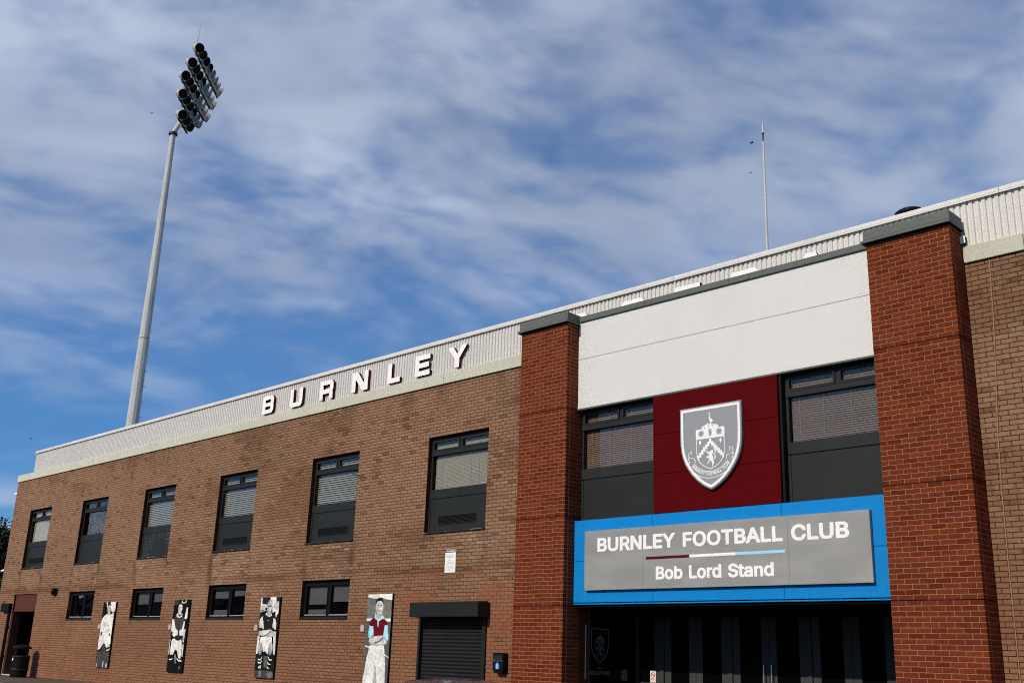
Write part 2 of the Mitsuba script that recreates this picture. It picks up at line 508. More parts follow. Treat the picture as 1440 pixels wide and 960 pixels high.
# shell: keeps the rooms dark
part(ST, 'side_wall', bx(XL + .01, XL + .3, .301, 13.0, -.3, BAND1 - .02), 'm_brown_mortar')
part(ST, 'rear_wall', bx(XL + .01, XEND, 13.0, 13.3, -.3, 8.0), 'm_brown_mortar')
part(ST, 'side_wall', bx(XEND, XEND + .3, .0, 13.3, -.3, 8.0), 'm_brown_mortar')
part(ST, 'roof', bx(XL + .02, XEND, .32, 13.2, BAND1 - .12, BAND1 - .022), 'm_flashing')
part(ST, 'room_wall', cat(bx(XL + .4, XEND - .01, 3.6, 3.7, 0, 7.0), bx(XL + .4, XP1 - .3, .35, 3.6, 3.3, 3.42), bx(XP1 - .25, XR0 + .2, .36, 3.6, 2.30, 2.42)), 'm_room')

# concrete band in lengths, a dark strip below it painted in as its shadow line
xs = [XL - .03] + [-40.3 + 4.545 * k for k in range(1, 6)] + [XP0 - .012]
for a, b in zip(xs[:-1], xs[1:]):
    part(ST, 'concrete_band', cbx(a + .004, b - .004, -.045, .31, BAND0, BAND1, .008), 'm_concrete')
for a, b in ((XR1 + .012, -4.86), (-4.86, XEND)):
    part(ST, 'concrete_band', cbx(a + .004, b - .004, -.045, .31, BAND0, BAND1, .008), 'm_concrete')
part(ST, 'shadow_strip', cat(bx(XL - .02, XP0 - .014, -.012, .02, BAND0 - .016, BAND0 - .001), bx(XR1 + .014, XEND, -.012, .02, BAND0 - .016, BAND0 - .001)), 'm_dark')

# corrugated parapet: trapezoid profile in plan, extruded upwards
def corrugated(x0, x1, z0, z1, pitch=.0975, yc=.012, yv=.036):
    pts, x = [], x0
    while x < x1 - 1e-6:
        for fx, y in ((0, yc), (.56, yc), (.66, yv), (.90, yv)):
            if x + fx * pitch <= x1: pts.append((x + fx * pitch, y))
        x += pitch
    pts.append((x1, yc))
    v, f, n = [], [], len(pts)
    for z in (z0, z1): v += [[a, b, z] for a, b in pts]
    for i in range(n - 1): f += [[i, i + 1, n + i + 1], [i, n + i + 1, n + i]]
    return trimesh.Trimesh(v, f, process=False)


part(ST, 'parapet_cladding', corrugated(-41.1, XEND, BAND1 - .05, 8.10), 'm_cladding', label='pale corrugated metal parapet above the brick wall')
part(ST, 'parapet_cladding', cat(bx(-41.1, -41.07, .055, 2.4, BAND1 - .05, 8.08), bx(-41.07, XEND, .06, .09, BAND1 - .05, 8.06)), 'm_cladding')
for a, b in [(-41.13 + 6 * k, -41.13 + 6 * (k + 1)) for k in range(7)]:
    b = min(b, XEND)
    part(ST, 'parapet_cap', cat(cbx(a + .003, b - .003, -.035, .16, 8.085, 8.155, .006), bx(a + .003, b - .003, -.0345, -.0305, 8.062, 8.0848)), 'm_flashing')

# ------------------------------------------------------------------ windows
def rect_ring(x0, x1, z0, z1, w, wb=None):
    wb = w if wb is None else wb
    return sbox(x0, z0, x1, z1).difference(sbox(x0 + w, z0 + wb, x1 - w, z1 - w))


def slats(holder, x0, x1, z0, z1, y, pitch, width, tilt, m, cords=()):
    n = int((z1 - z0) / pitch)
    h = mikit.ply(cbx(0, x1 - x0, -width / 2, width / 2, -.0015, .0015, .0008), m)
    for k in range(n + 1):
        zz = z0 + k * pitch
        part(holder, 'slat', h, m, to_world=T().translate([x0, y, zz + rng.uniform(-.0015, .0015)]).rotate([1, 0, 0], tilt + rng.uniform(-2, 2)))
    part(holder, 'blind_rail', cbx(x0, x1, y - .02, y + .02, z1 + pitch * .7, z1 + pitch * .7 + .035), m)
    for c in cords:
        part(holder, 'blind_cord', cyl((c, y - width * .5 - .003, z0), (c, y - width * .5 - .003, z1), .003, n=6), 'm_blind_white')


def upper_window(x0, x1, y, zb, blind, vent, spotted=False, sill=True, mull=.497, label=None):
    w = numbered(f'{ST}__window')
    labels[w] = {'label': label} if label else {}
    if not label: del labels[w]
    top, tr1, tr0, gl0, rail0 = UP1, 5.555, 5.462, 4.695, 4.488
    xm = x0 + (x1 - x0) * mull
    f = .045
    # outer frame and mullions
    part(w, 'frame', plate(sbox(x0, rail0, x1, top).difference(unary_union([sbox(x0 + f, tr1, xm - .03, top - .07), sbox(xm + .03, tr1, x1 - f, top - .07), sbox(x0 + f, gl0, x1 - f, tr0)])), y, y + .075), 'm_frame')
    for a, b in ((x0 + f, xm - .03), (xm + .03, x1 - f)):
        part(w, 'sash', plate(rect_ring(a + .004, b - .004, tr1 + .004, top - .074, .038), y - .022, y + .03), 'm_frame')
        part(w, 'pane', plate(sbox(a + .03, tr1 + .03, b - .03, top - .10), y + .012, y + .013), 'm_glass') if False else sheet(w, a + .03, b - .03, tr1 + .03, top - .10, y + .012)
    sheet(w, x0 + f - .01, x1 - f + .01, gl0 - .01, tr0 + .01, y + .04)
    part(w, 'transom', cbx(x0 + .004, x1 - .004, y - .018, y + .02, tr0 - .004, tr1 + .002, .006), 'm_frame')
    part(w, 'rail', cbx(x0 + .004, x1 - .004, y - .012, y + .02, rail0 + .004, gl0 - .002, .004), 'm_frame')
    part(w, 'spandrel_panel', bx(x0, x1, y + .006, y + .05, zb + .02, rail0 - .006), 'm_panel_spotted' if spotted else 'm_frame', label='dark panel splashed with bird droppings' if spotted else None)
    for ea in (x0, x1 - .05): part(w, 'edge_trim', bx(ea, ea + .05, y - .008, y + .004, zb + .02, rail0 - .008), 'm_frame')
    if vent:
        a, b, c, d = x0 + .33, x0 + 1.55, 3.905, 4.10
        part(w, 'vent_grille', plate(rect_ring(a, b, c, d, .014), y - .014, y + .004), 'm_frame', label='louvred ventilation grille')
        part(w, 'vent_backing', bx(a + .014, b - .014, y + .003, y + .0052, c + .014, d - .014), 'm_dark')
        for k in range(6):
            part(w, 'louvre', mikit.ply(bx(0, b - a - .03, -.008, .008, -.0015, .0015), 'm_frame'), None, to_world=T().translate([a + .015, y - .005, c + .03 + k * .0275]).rotate([1, 0, 0], 40))
    if sill:
        part(w, 'sill', cat(cbx(x0 + .003, x1 - .003, -.035, y + .02, zb + .002, zb + .042, .008)), 'm_sill')
    if blind:
        kind, z0 = blind
        yb = y + .088
        if kind == 'wood': slats(w, x0 + .06, x1 - .06, z0, 5.835, yb, .055, .05, 52, 'm_blind_white')
        if kind == 'shut': slats(w, x0 + .075, x1 - .02, z0, 5.835, yb, .030, .033, 74, 'm_blind_beige', [x0 + .3, x0 + 1.25, x0 + 1.5])
        if kind == 'fine': slats(w, x0 + .06, x1 - .06, z0, 5.835, yb, .0375, .040, 62, 'm_blind_brown', [x0 + (x1 - x0) * q for q in (.12, .36, .63, .9)])
        if kind == 'roller':
            part(w, 'roller_blind', bx(x0 + .1, x0 + 1.42, yb, yb + .004, z0, 5.8), 'm_blind_white')
    return w


def sheet(w, x0, x1, z0, z1, y):
    v = [[x0, y, z0], [x1, y, z0], [x1, y, z1], [x0, y, z1]]
    part(w, 'pane', trimesh.Trimesh(v, [[0, 1, 2], [0, 2, 3]], process=False), 'm_glass')


YF = .115
kinds = [('shut', 4.60), ('wood', 4.60), ('wood', 4.60), ('wood', 4.60), None, ('roller', 4.60)]
wlab = ['nearest tall window with a closed cream blind above the shutter', 'tall window with slatted blind, second from the entrance', 'tall window with slatted blind and vent, third from the entrance',
        'tall window whose lower panel is splashed with bird droppings', 'tall window with dark bare glass and no blind', 'last tall window at the far left corner with a pale screen']
for k, x in enumerate(WIN_X):
    upper_window(x, x + WIN_W, YF, UP0, kinds[k], k in (0, 1, 2, 5), k == 3, label=wlab[k])
part(f'{ST}__window_001', 'window_stay', cyl((WIN_X[1] + 1.45, .06, 5.46), (WIN_X[1] + 1.95, -.03, 5.40), .012, n=8), 'm_black_frame')

def lower_window(x0, x1, pale, label):
    w = numbered(f'{ST}__low_window')
    labels[w] = {'label': label}
    y, z0, z1 = .10, LOW0 + .055, LOW1
    xm = x0 + (x1 - x0) * .53
    part(w, 'frame', plate(sbox(x0, z0, x1, z1).difference(unary_union([sbox(x0 + .06, z0 + .05, xm - .035, z1 - .075), sbox(xm + .035, z0 + .05, x1 - .06, z1 - .075)])), y, y + .08), 'm_black_frame')
    for a, b, dy in ((x0 + .06, xm - .035, .0), (xm + .035, x1 - .06, .012)):
        part(w, 'sash', plate(rect_ring(a + .003, b - .003, z0 + .053, z1 - .078, .035), y - .012 + dy, y + .05 + dy), 'm_black_frame')
        sheet(w, a + .03, b - .03, z0 + .08, z1 - .105, y + .03)
        part(w, 'glazing_bead', bx(a + .01, b - .01, y - .016 + dy, y - .013 + dy, z0 + .052, z0 + .066), 'm_concrete')
    part(w, 'sill', cbx(x0 + .003, x1 - .003, -.02, y + .03, LOW0 + .002, z0 - .002, .006), 'm_frame')
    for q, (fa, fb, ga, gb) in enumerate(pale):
        part(w, 'painted_reflection', bx(x0 + (x1 - x0) * fa, x0 + (x1 - x0) * fb, y + .085, y + .09, z0 + (z1 - z0) * ga, z0 + (z1 - z0) * gb), 'm_reflection_grey')  # pale reflections in the glass, painted as grey panels behind it


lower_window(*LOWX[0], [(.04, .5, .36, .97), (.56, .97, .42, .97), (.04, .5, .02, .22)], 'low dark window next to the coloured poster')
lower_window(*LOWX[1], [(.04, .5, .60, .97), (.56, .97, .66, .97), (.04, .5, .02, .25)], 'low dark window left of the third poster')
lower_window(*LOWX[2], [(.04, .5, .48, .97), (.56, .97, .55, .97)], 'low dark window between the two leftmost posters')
lower_window(*LOWX[3], [], 'low dark window left of the first poster')
for a, b in LOWX:
    for q in (.30, .78):
        xx = a + (b - a) * q
        part(ST, 'weep_vent', bx(xx - .006, xx + .006, -.003, .008, 2.83, 2.90 + .03 * rng.random()), 'm_concrete')

# ------------------------------------------------------------------ entrance bay
BL = upper_window(XP1, -11.55, .03, 3.66, ('fine', 4.60), False, sill=False, mull=.523, label='window between the left pillar and the maroon panels')
BR = upper_window(-8.90, XR0, .03, 3.66, ('fine', 4.60), False, sill=False, mull=.525, label='window between the maroon panels and the right pillar')
# white panels in two rows, grey coping and bottom trim
for a, b in ((5.878, 6.878), (6.886, 7.652)):
    part(ST, 'fascia_panel', cbx(XP1 + .004, XR0 - .004, -.12, -.085, a, b, .004), 'm_white_panel')
part(ST, 'fascia_backing', cat(bx(XP1 + .002, XR0 - .002, -.08, .10, 5.93, 7.05)), 'm_dark')
for a, b in ((XP1 + .05, -11.72), (-11.72, -9.83), (-9.83, -9.42), (-9.42, XR0 - .04)):
    part(ST, 'fascia_coping', cbx(a + .002, b - .002, -.165, -.082, 7.655, 7.766, .005), 'm_coping')
part(ST, 'fascia_trim', cbx(XP1 + .004, XR0 - .004, -.135, -.06, 5.845, 5.876, .003), 'm_coping')
# window heads and jambs behind the trim
part(ST, 'window_head', bx(XP1 + .002, XR0 - .002, -.055, .11, 5.875, 5.93), 'm_black_frame')
MX0, MX1 = -11.55, -8.955
for a, b in ((3.69, 4.388), (4.394, 5.117), (5.123, 5.843)):
    part(ST, 'maroon_panel', cbx(MX0, MX1, -.14, -.11, a, b, .004), 'm_maroon')
part(ST, 'maroon_backing', bx(MX0 + .004, MX1 - .004, -.109, .12, 3.66, 5.843), 'm_dark')
part(ST, 'window_jamb', cbx(-8.95, -8.90, -.10, .10, 3.66, 5.843, .004), 'm_black_frame')
# blue panels, three columns and two rows
cols = [(XP1 + .002, -11.565), (-11.559, -8.965), (-8.959, XR0 - .002)]
for a, b in cols:
    part(ST, 'blue_panel', cbx(a, b, -.155, -.12, 2.920, 3.680, .003), 'm_blue')
    part(ST, 'blue_panel', cbx(a, b, -.155, -.12, 2.168, 2.914, .003), 'm_blue')
    part(ST, 'blue_trim', cbx(a, b, -.150, -.10, 2.128, 2.152, .003), 'm_blue')
part(ST, 'sign_backing', bx(XP1 + .004, XR0 - .004, -.119, .10, 2.135, 3.672), 'm_dark')

# recess behind the doors
RXL, RXR, YD = -13.60, -7.02, 1.80
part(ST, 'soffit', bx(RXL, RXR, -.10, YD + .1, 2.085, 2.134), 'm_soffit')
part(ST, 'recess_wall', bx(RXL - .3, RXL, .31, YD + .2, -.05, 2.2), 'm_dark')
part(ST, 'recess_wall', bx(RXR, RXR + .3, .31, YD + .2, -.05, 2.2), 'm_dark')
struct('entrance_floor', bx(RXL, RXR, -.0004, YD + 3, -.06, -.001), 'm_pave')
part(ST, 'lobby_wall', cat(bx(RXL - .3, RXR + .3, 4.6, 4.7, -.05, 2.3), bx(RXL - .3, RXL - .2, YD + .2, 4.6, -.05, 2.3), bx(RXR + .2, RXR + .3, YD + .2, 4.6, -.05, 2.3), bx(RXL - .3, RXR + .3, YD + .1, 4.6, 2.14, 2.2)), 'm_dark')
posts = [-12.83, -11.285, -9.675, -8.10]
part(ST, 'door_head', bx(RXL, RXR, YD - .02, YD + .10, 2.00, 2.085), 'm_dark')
for xc in posts:
    part(ST, 'door_post', cbx(xc - .045, xc + .045, YD - .03, YD + .08, -.001, 2.0, .006), 'm_door_metal')
handle_of = {}
for i in range(3):
    a, b = posts[i] + .05, posts[i + 1] - .05
    mid = (a + b) / 2
    for s, (p, q) in enumerate(((a, mid - .003), (mid + .003, b))):
        dk = numbered(f'{ST}__door')
        part(dk, 'stile', cbx(p, p + .15, YD, YD + .05, .004, 1.995, .005), 'm_door_metal')
        part(dk, 'stile', cbx(q - .15, q, YD, YD + .05, .004, 1.995, .005), 'm_door_metal')
        part(dk, 'bottom_rail', cbx(p + .151, q - .151, YD, YD + .05, .004, .25, .005), 'm_door_metal')
        part(dk, 'top_rail', cbx(p + .151, q - .151, YD + .01, YD + .05, 1.85, 1.995, .005), 'm_dark')
        part(dk, 'pane', bx(p + .151, q - .151, YD + .015, YD + .025, .251, 1.849), 'm_dark_glass')
        if i == 1:
            hx = q - .075 if s == 0 else p + .075
            part(dk, 'handle', cat(cyl((hx, YD - .07, .62), (hx, YD - .07, 1.18), .014, n=12), cyl((hx, YD - .07, 1.18), (hx, YD + .005, 1.18), .014, n=12), cyl((hx, YD - .07, .62), (hx, YD + .005, .62), .014, n=12)), 'm_steel', True)
for a, b in ((RXL + .10, posts[0] - .05), (posts[3] + .05, RXR - .02)):
    sd = numbered(f'{ST}__sidelight')
    part(sd, 'stile', cbx(b - .15, b, YD, YD + .05, .0, 1.995, .005), 'm_door_metal')
    part(sd, 'stile', cbx(a, a + .09, YD, YD + .05, .0, 1.995, .005), 'm_door_metal')
    part(sd, 'middle_rail', cbx(a + .091, b - .151, YD, YD + .05, .70, .785, .005), 'm_door_metal')
    part(sd, 'pane', bx(a + .091, b - .151, YD + .015, YD + .025, .786, 1.99), 'm_dark_glass')
    part(sd, 'pane', bx(a + .091, b - .151, YD + .015, YD + .025, .0, .699), 'm_dark_glass')

# the doorway at the far left
DX0, DX1 = DOOR[0], DOOR[1]
dw = numbered(f'{ST}__side_door')
labels[dw] = {'label': 'dark side doorway with rusty brown head panel at the far left'}
part(dw, 'head_panel', cbx(DX0 + .03, DX1 - .002, .05, .10, 2.20, 2.808, .006), 'm_rust')
for fa in (DX0 + .001, DX1 - .07): part(dw, 'frame', bx(fa, fa + .069, .02, .30, 0, 2.199), 'm_rust')
part(dw, 'leaf', bx(DX0 + .08, DX1 - .08, .85, .90, .02, 2.18), 'm_dark')
part(dw, 'threshold', cbx(DX0 + .02, DX1 - .02, -.02, .25, .001, .035, .006), 'm_concrete')
part(dw, 'side_lining', cat(bx(DX0 - .05, DX0, .302, .95, 0, 2.8), bx(DX1, DX1 + .05, .302, .95, 0, 2.8), bx(DX0, DX1, .302, .95, 2.82, 2.86)), 'm_dark')

# the roller shutter with its hood
RS = numbered(f'{ST}__roller_shutter')
labels[RS] = {'label': 'black roller shutter under a projecting box hood'}
part(RS, 'hood', cbx(-17.93, -15.80, -.35, -.002, 1.915, 2.215, .008), 'm_shutter')
part(RS, 'guide', cbx(-17.995, -17.93, -.02, .10, 0, 1.912, .004), 'm_shutter')
part(RS, 'guide', cbx(-15.99, -15.885, -.03, .10, 0, 1.912, .004), 'm_shutter')
part(RS, 'shutter_backing', bx(-17.99, -15.89, .105, .13, 0, 2.23), 'm_dark')
slat_prof = [(0, 0), (.022, .012), (.022, .046), (0, .058), (0.004, .072), (0.004, .0)]
def shutter_slat():
    n = 7
    zs = np.linspace(0, .070, n); ys = .085 - .020 * np.sin(np.linspace(0, math.pi, n)) ** .8
    v = [[x, y, z] for x in (0, 1.935) for y, z in zip(ys, zs)]
    f = [[i, n + i, n + i + 1] for i in range(n - 1)] + [[i, n + i + 1, i + 1] for i in range(n - 1)]
    return trimesh.Trimesh(v, f, process=False)
sp = mikit.ply(shutter_slat(), 'm_shutter', 40)
for k in range(26):
    part(RS, 'slat', sp, None, to_world=T().translate([-17.928, 0, .004 + k * .0735]))

# ------------------------------------------------------------------ pillars
def pillar(x0, x1, label):
    P = thing('brick_pillar', label, 'pillar', 'brick pillars flanking the entrance')
    y0, top = -.4415, 7.585
    core = part(P, 'mortar_core', cat(bx(x0 + .006, x1 - .006, y0 + .006, .012 if x1 > -6 else .34, 0, top)), 'm_red_mortar')
    joints = [2.10, 3.75, 5.85]
    op = []
    build_bricks(P, lay(x0, x1, 0, top, -14.842, 0.0, op, .009), y0, .098, 'm_red_brick', 300)
    # the return that faces right
    vs, fs, n = [], [], 0
    yb = .0 if x1 > -6 else .34
    for a, b, c, d in lay(y0 + .104, yb, 0, top, y0 + .1, 0.0, op, .009):
        v, f = brick_arrays(b - a, d - c, .09)
        for xx, flip in ((x1, 1), (x0, -1)):
            # turn the front face towards +x or -x
            w = np.stack([xx - flip * v[:, 1], a + (v[:, 0] if flip > 0 else (b - a) - v[:, 0]), c + v[:, 2]], 1)
            vs.append(w); fs.append(f + n); n += 12
    part(P, 'return_brickwork', trimesh.Trimesh(np.vstack(vs), np.vstack(fs), process=False), 'm_red_brick', kind='stuff')
    part(P, 'movement_joint', cat([bx(x0 + .001, x1 - .001, y0 + .0015, -.01, q - .0055, q + .0055) for q in joints]), 'm_dark')
    yc = .30 if x1 < -6 else .0
    xc1 = x1 + .045
    part(P, 'cap', cbx(x0 - .015, x1 + .035, -.50, -.02, 7.652, 7.803, .006), 'm_coping')
    part(P, 'cap_flange', cat(cbx(x0 - .05, x1 + .05, -.53, -.02, 7.598, 7.640, .004), bx(x0 - .005, x1 + .02, -.48, -.02, 7.64, 7.652)), 'm_coping')
    part(P, 'cap_shadow', bx(x0 - .03, x1 + .03, -.51, -.02, 7.586, 7.598), 'm_dark')  # black slab painted in for the shadow under the cap
    return P


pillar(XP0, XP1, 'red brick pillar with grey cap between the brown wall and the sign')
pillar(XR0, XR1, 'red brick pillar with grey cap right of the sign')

# ------------------------------------------------------------------ parapet letters
def rnd(poly, r):
    return poly.buffer(-r).buffer(2 * r).buffer(-r) if r else poly


def glyph(ch, w, h=.495):
    s = .138 if ch not in 'NY' else .145      # stroke
    t = .112
    B = lambda *a: sbox(a[0], a[1], a[2], a[3])
    U = unary_union
    if ch == 'B':
        g = U([B(0, 0, w, h)]).difference(U([B(s, t * .92, w - s, h / 2 - t * .42), B(s, h / 2 + t * .42, w - s, h - t * .92)]))
        g = g.difference(U([Polygon([(w + .01, h / 2 - .04), (w - .035, h / 2), (w + .01, h / 2 + .04)]), Polygon([(w - .09, -.01), (w + .01, -.01), (w + .01, .09)]), Polygon([(w - .09, h + .01), (w + .01, h + .01), (w + .01, h - .09)])]))
    elif ch == 'U':
        g = B(0, 0, w, h).difference(B(s, t, w - s, h + 1))
        g = g.difference(U([Polygon([(-.01, -.01), (.07, -.01), (-.01, .07)]), Polygon([(w + .01, -.01), (w - .09, -.01), (w + .01, .09)])]))
    elif ch == 'R':
        g = U([B(0, 0, s, h), B(0, h - t, w, h), B(0, .15, w - .04, .15 + t), B(w - s, .15 + t * .5, w, h), B(w - s - .01, 0, w - .01, .22)])
        g = g.difference(U([Polygon([(w + .01, .16), (w - .04, .20), (w + .01, .24)]), Polygon([(w - .09, h + .01), (w + .01, h + .01), (w + .01, h - .09)])]))
    elif ch == 'N':
        g = U([B(0, 0, s, h), B(w - s, 0, w, h), Polygon([(0, h), (s + .07, h), (w, 0), (w - s - .07, 0)])])
    elif ch == 'L':
        g = U([B(0, 0, s, h), B(0, 0, w, t)])
    elif ch == 'E':
        g = U([B(0, 0, s, h), B(0, 0, w, t), B(0, h - t, w, h), B(0, h / 2 - t / 2, w - .03, h / 2 + t / 2)])
    elif ch == 'F':
        g = U([B(0, 0, s, h), B(0, h - t, w, h), B(0, h / 2 - t / 2, w - .03, h / 2 + t / 2)])
    elif ch == 'Y':
        g = U([B(w / 2 - s / 2, 0, w / 2 + s / 2, h * .5), Polygon([(0, h), (s * 1.15, h), (w / 2 + s * .55, h * .40), (w / 2 - s * .5, h * .40)]), Polygon([(w, h), (w - s * 1.15, h), (w / 2 - s * .55, h * .40), (w / 2 + s * .5, h * .40)])])
    elif ch == 'T':
        g = U([B(0, h - t, w, h), B(w / 2 - s / 2, 0, w / 2 + s / 2, h)])
    elif ch == 'A':
        g = Polygon([(0, 0), (w * .33, h), (w * .67, h), (w, 0), (w - s * 1.05, 0), (w * .70, .11), (w * .30, .11), (s * 1.05, 0)]).difference(Polygon([(w * .38, .20), (w * .62, .20), (w * .5, h - t)]))
    elif ch == 'O':
        g = B(0, 0, w, h).difference(B(s, t, w - s, h - t))
        for cx, cy in ((0, 0), (w, 0), (0, h), (w, h)):
            g = g.difference(Point(cx, cy).buffer(.075, 1))
    return rnd(g, .006)


LZ = 7.385
GL = {'B': 'first', }
def parapet_letter(ch, x0, x1, label, group=None):
    k = thing('parapet_letter', label, 'letter', group or 'white letters on the parapet')
    g = glyph(ch, x1 - x0)
    part(k, 'side_band', plate(g, -.070, -.004, x0, LZ), 'm_letter_side', label='dark maroon side of the letter')
    part(k, 'face', plate(g.buffer(.004, join_style=2), -.0755, -.0702, x0, LZ), 'm_white')


for ch, a, b in (('B', -25.13, -24.59), ('U', -23.77, -23.21), ('R', -22.41, -21.84), ('N', -21.03, -20.39), ('L', -19.60, -19.14), ('E', -18.58, -18.06), ('Y', -17.43, -16.80)):
    parapet_letter(ch, a, b, f'white block letter {ch} with maroon sides on the parapet of the brick wall')
for ch, a, b, lab in (('O', -13.81, -13.23, 'sliver of a white letter showing above the coping beside the left pillar cap'), ('O', -12.37, -11.79, 'rounded top of a white letter above the grey coping, second from the left pillar'),
                      ('T', -11.07, -10.51, 'flat top of a white letter above the coping, third from the left pillar'), ('B', -9.83, -9.26, 'top of a white letter above the coping, fourth from the left pillar'),
                      ('A', -8.54, -7.97, 'small flat tip of a white letter above the coping near the right pillar'), ('L', -6.15, -5.68, 'foot of a white letter with maroon end poking out right of the right pillar')):
    parapet_letter(ch, a, b, lab)

# ------------------------------------------------------------------ the silver sign
SG = thing('entrance_sign', 'long grey metal sign with white club and stand names mounted on the blue panels', 'sign')
SX0, SX1, SZ0, SZ1, SY = -13.087, -7.419, 2.378, 3.459, -.235
for a, b in ((SX0, -11.719), (-11.717, -8.818), (-8.816, SX1)):
    part(SG, 'panel', cbx(a, b, SY, SY + .070, SZ0, SZ1, .003), 'm_brushed')
part(SG, 'standoff', cat([bx(x, x + .06, SY + .0705, -.1555, SZ0 + .2, SZ1 - .2) for x in (-12.9, -11.0, -9.3, -7.7)]), 'm_dark')
def word(holder, text, x0, x1, z0, z1, y, m='m_white', grow=.025, d=.004):
    g = fit(text_poly(text, grow), x0, x1, z0, z1)
    part(holder, 'lettering', plate(g, y - d, y - .0004), m)
word(SG, 'BURNLEY', -12.772, -11.01, 3.062, 3.318, SY)
word(SG, 'FOOTBALL', -10.85, -8.905, 3.060, 3.316, SY)
word(SG, 'CLUB', -8.752, -7.760, 3.055, 3.312, SY)
word(SG, 'Bob', -11.432, -10.86, 2.525, 2.752, SY)
word(SG, 'Lord', -10.729, -10.08, 2.523, 2.752, SY)
word(SG, 'Stand', -9.948, -9.087, 2.520, 2.750, SY)
for a, b, m in ((-11.647, -10.7195, 'm_letter_side'), (-10.7185, -9.794, 'm_white'), (-9.793, -8.87, 'm_lightblue')):
    part(SG, 'stripe', bx(a, b, SY - .004, SY - .0004, 2.881, 2.928), m)

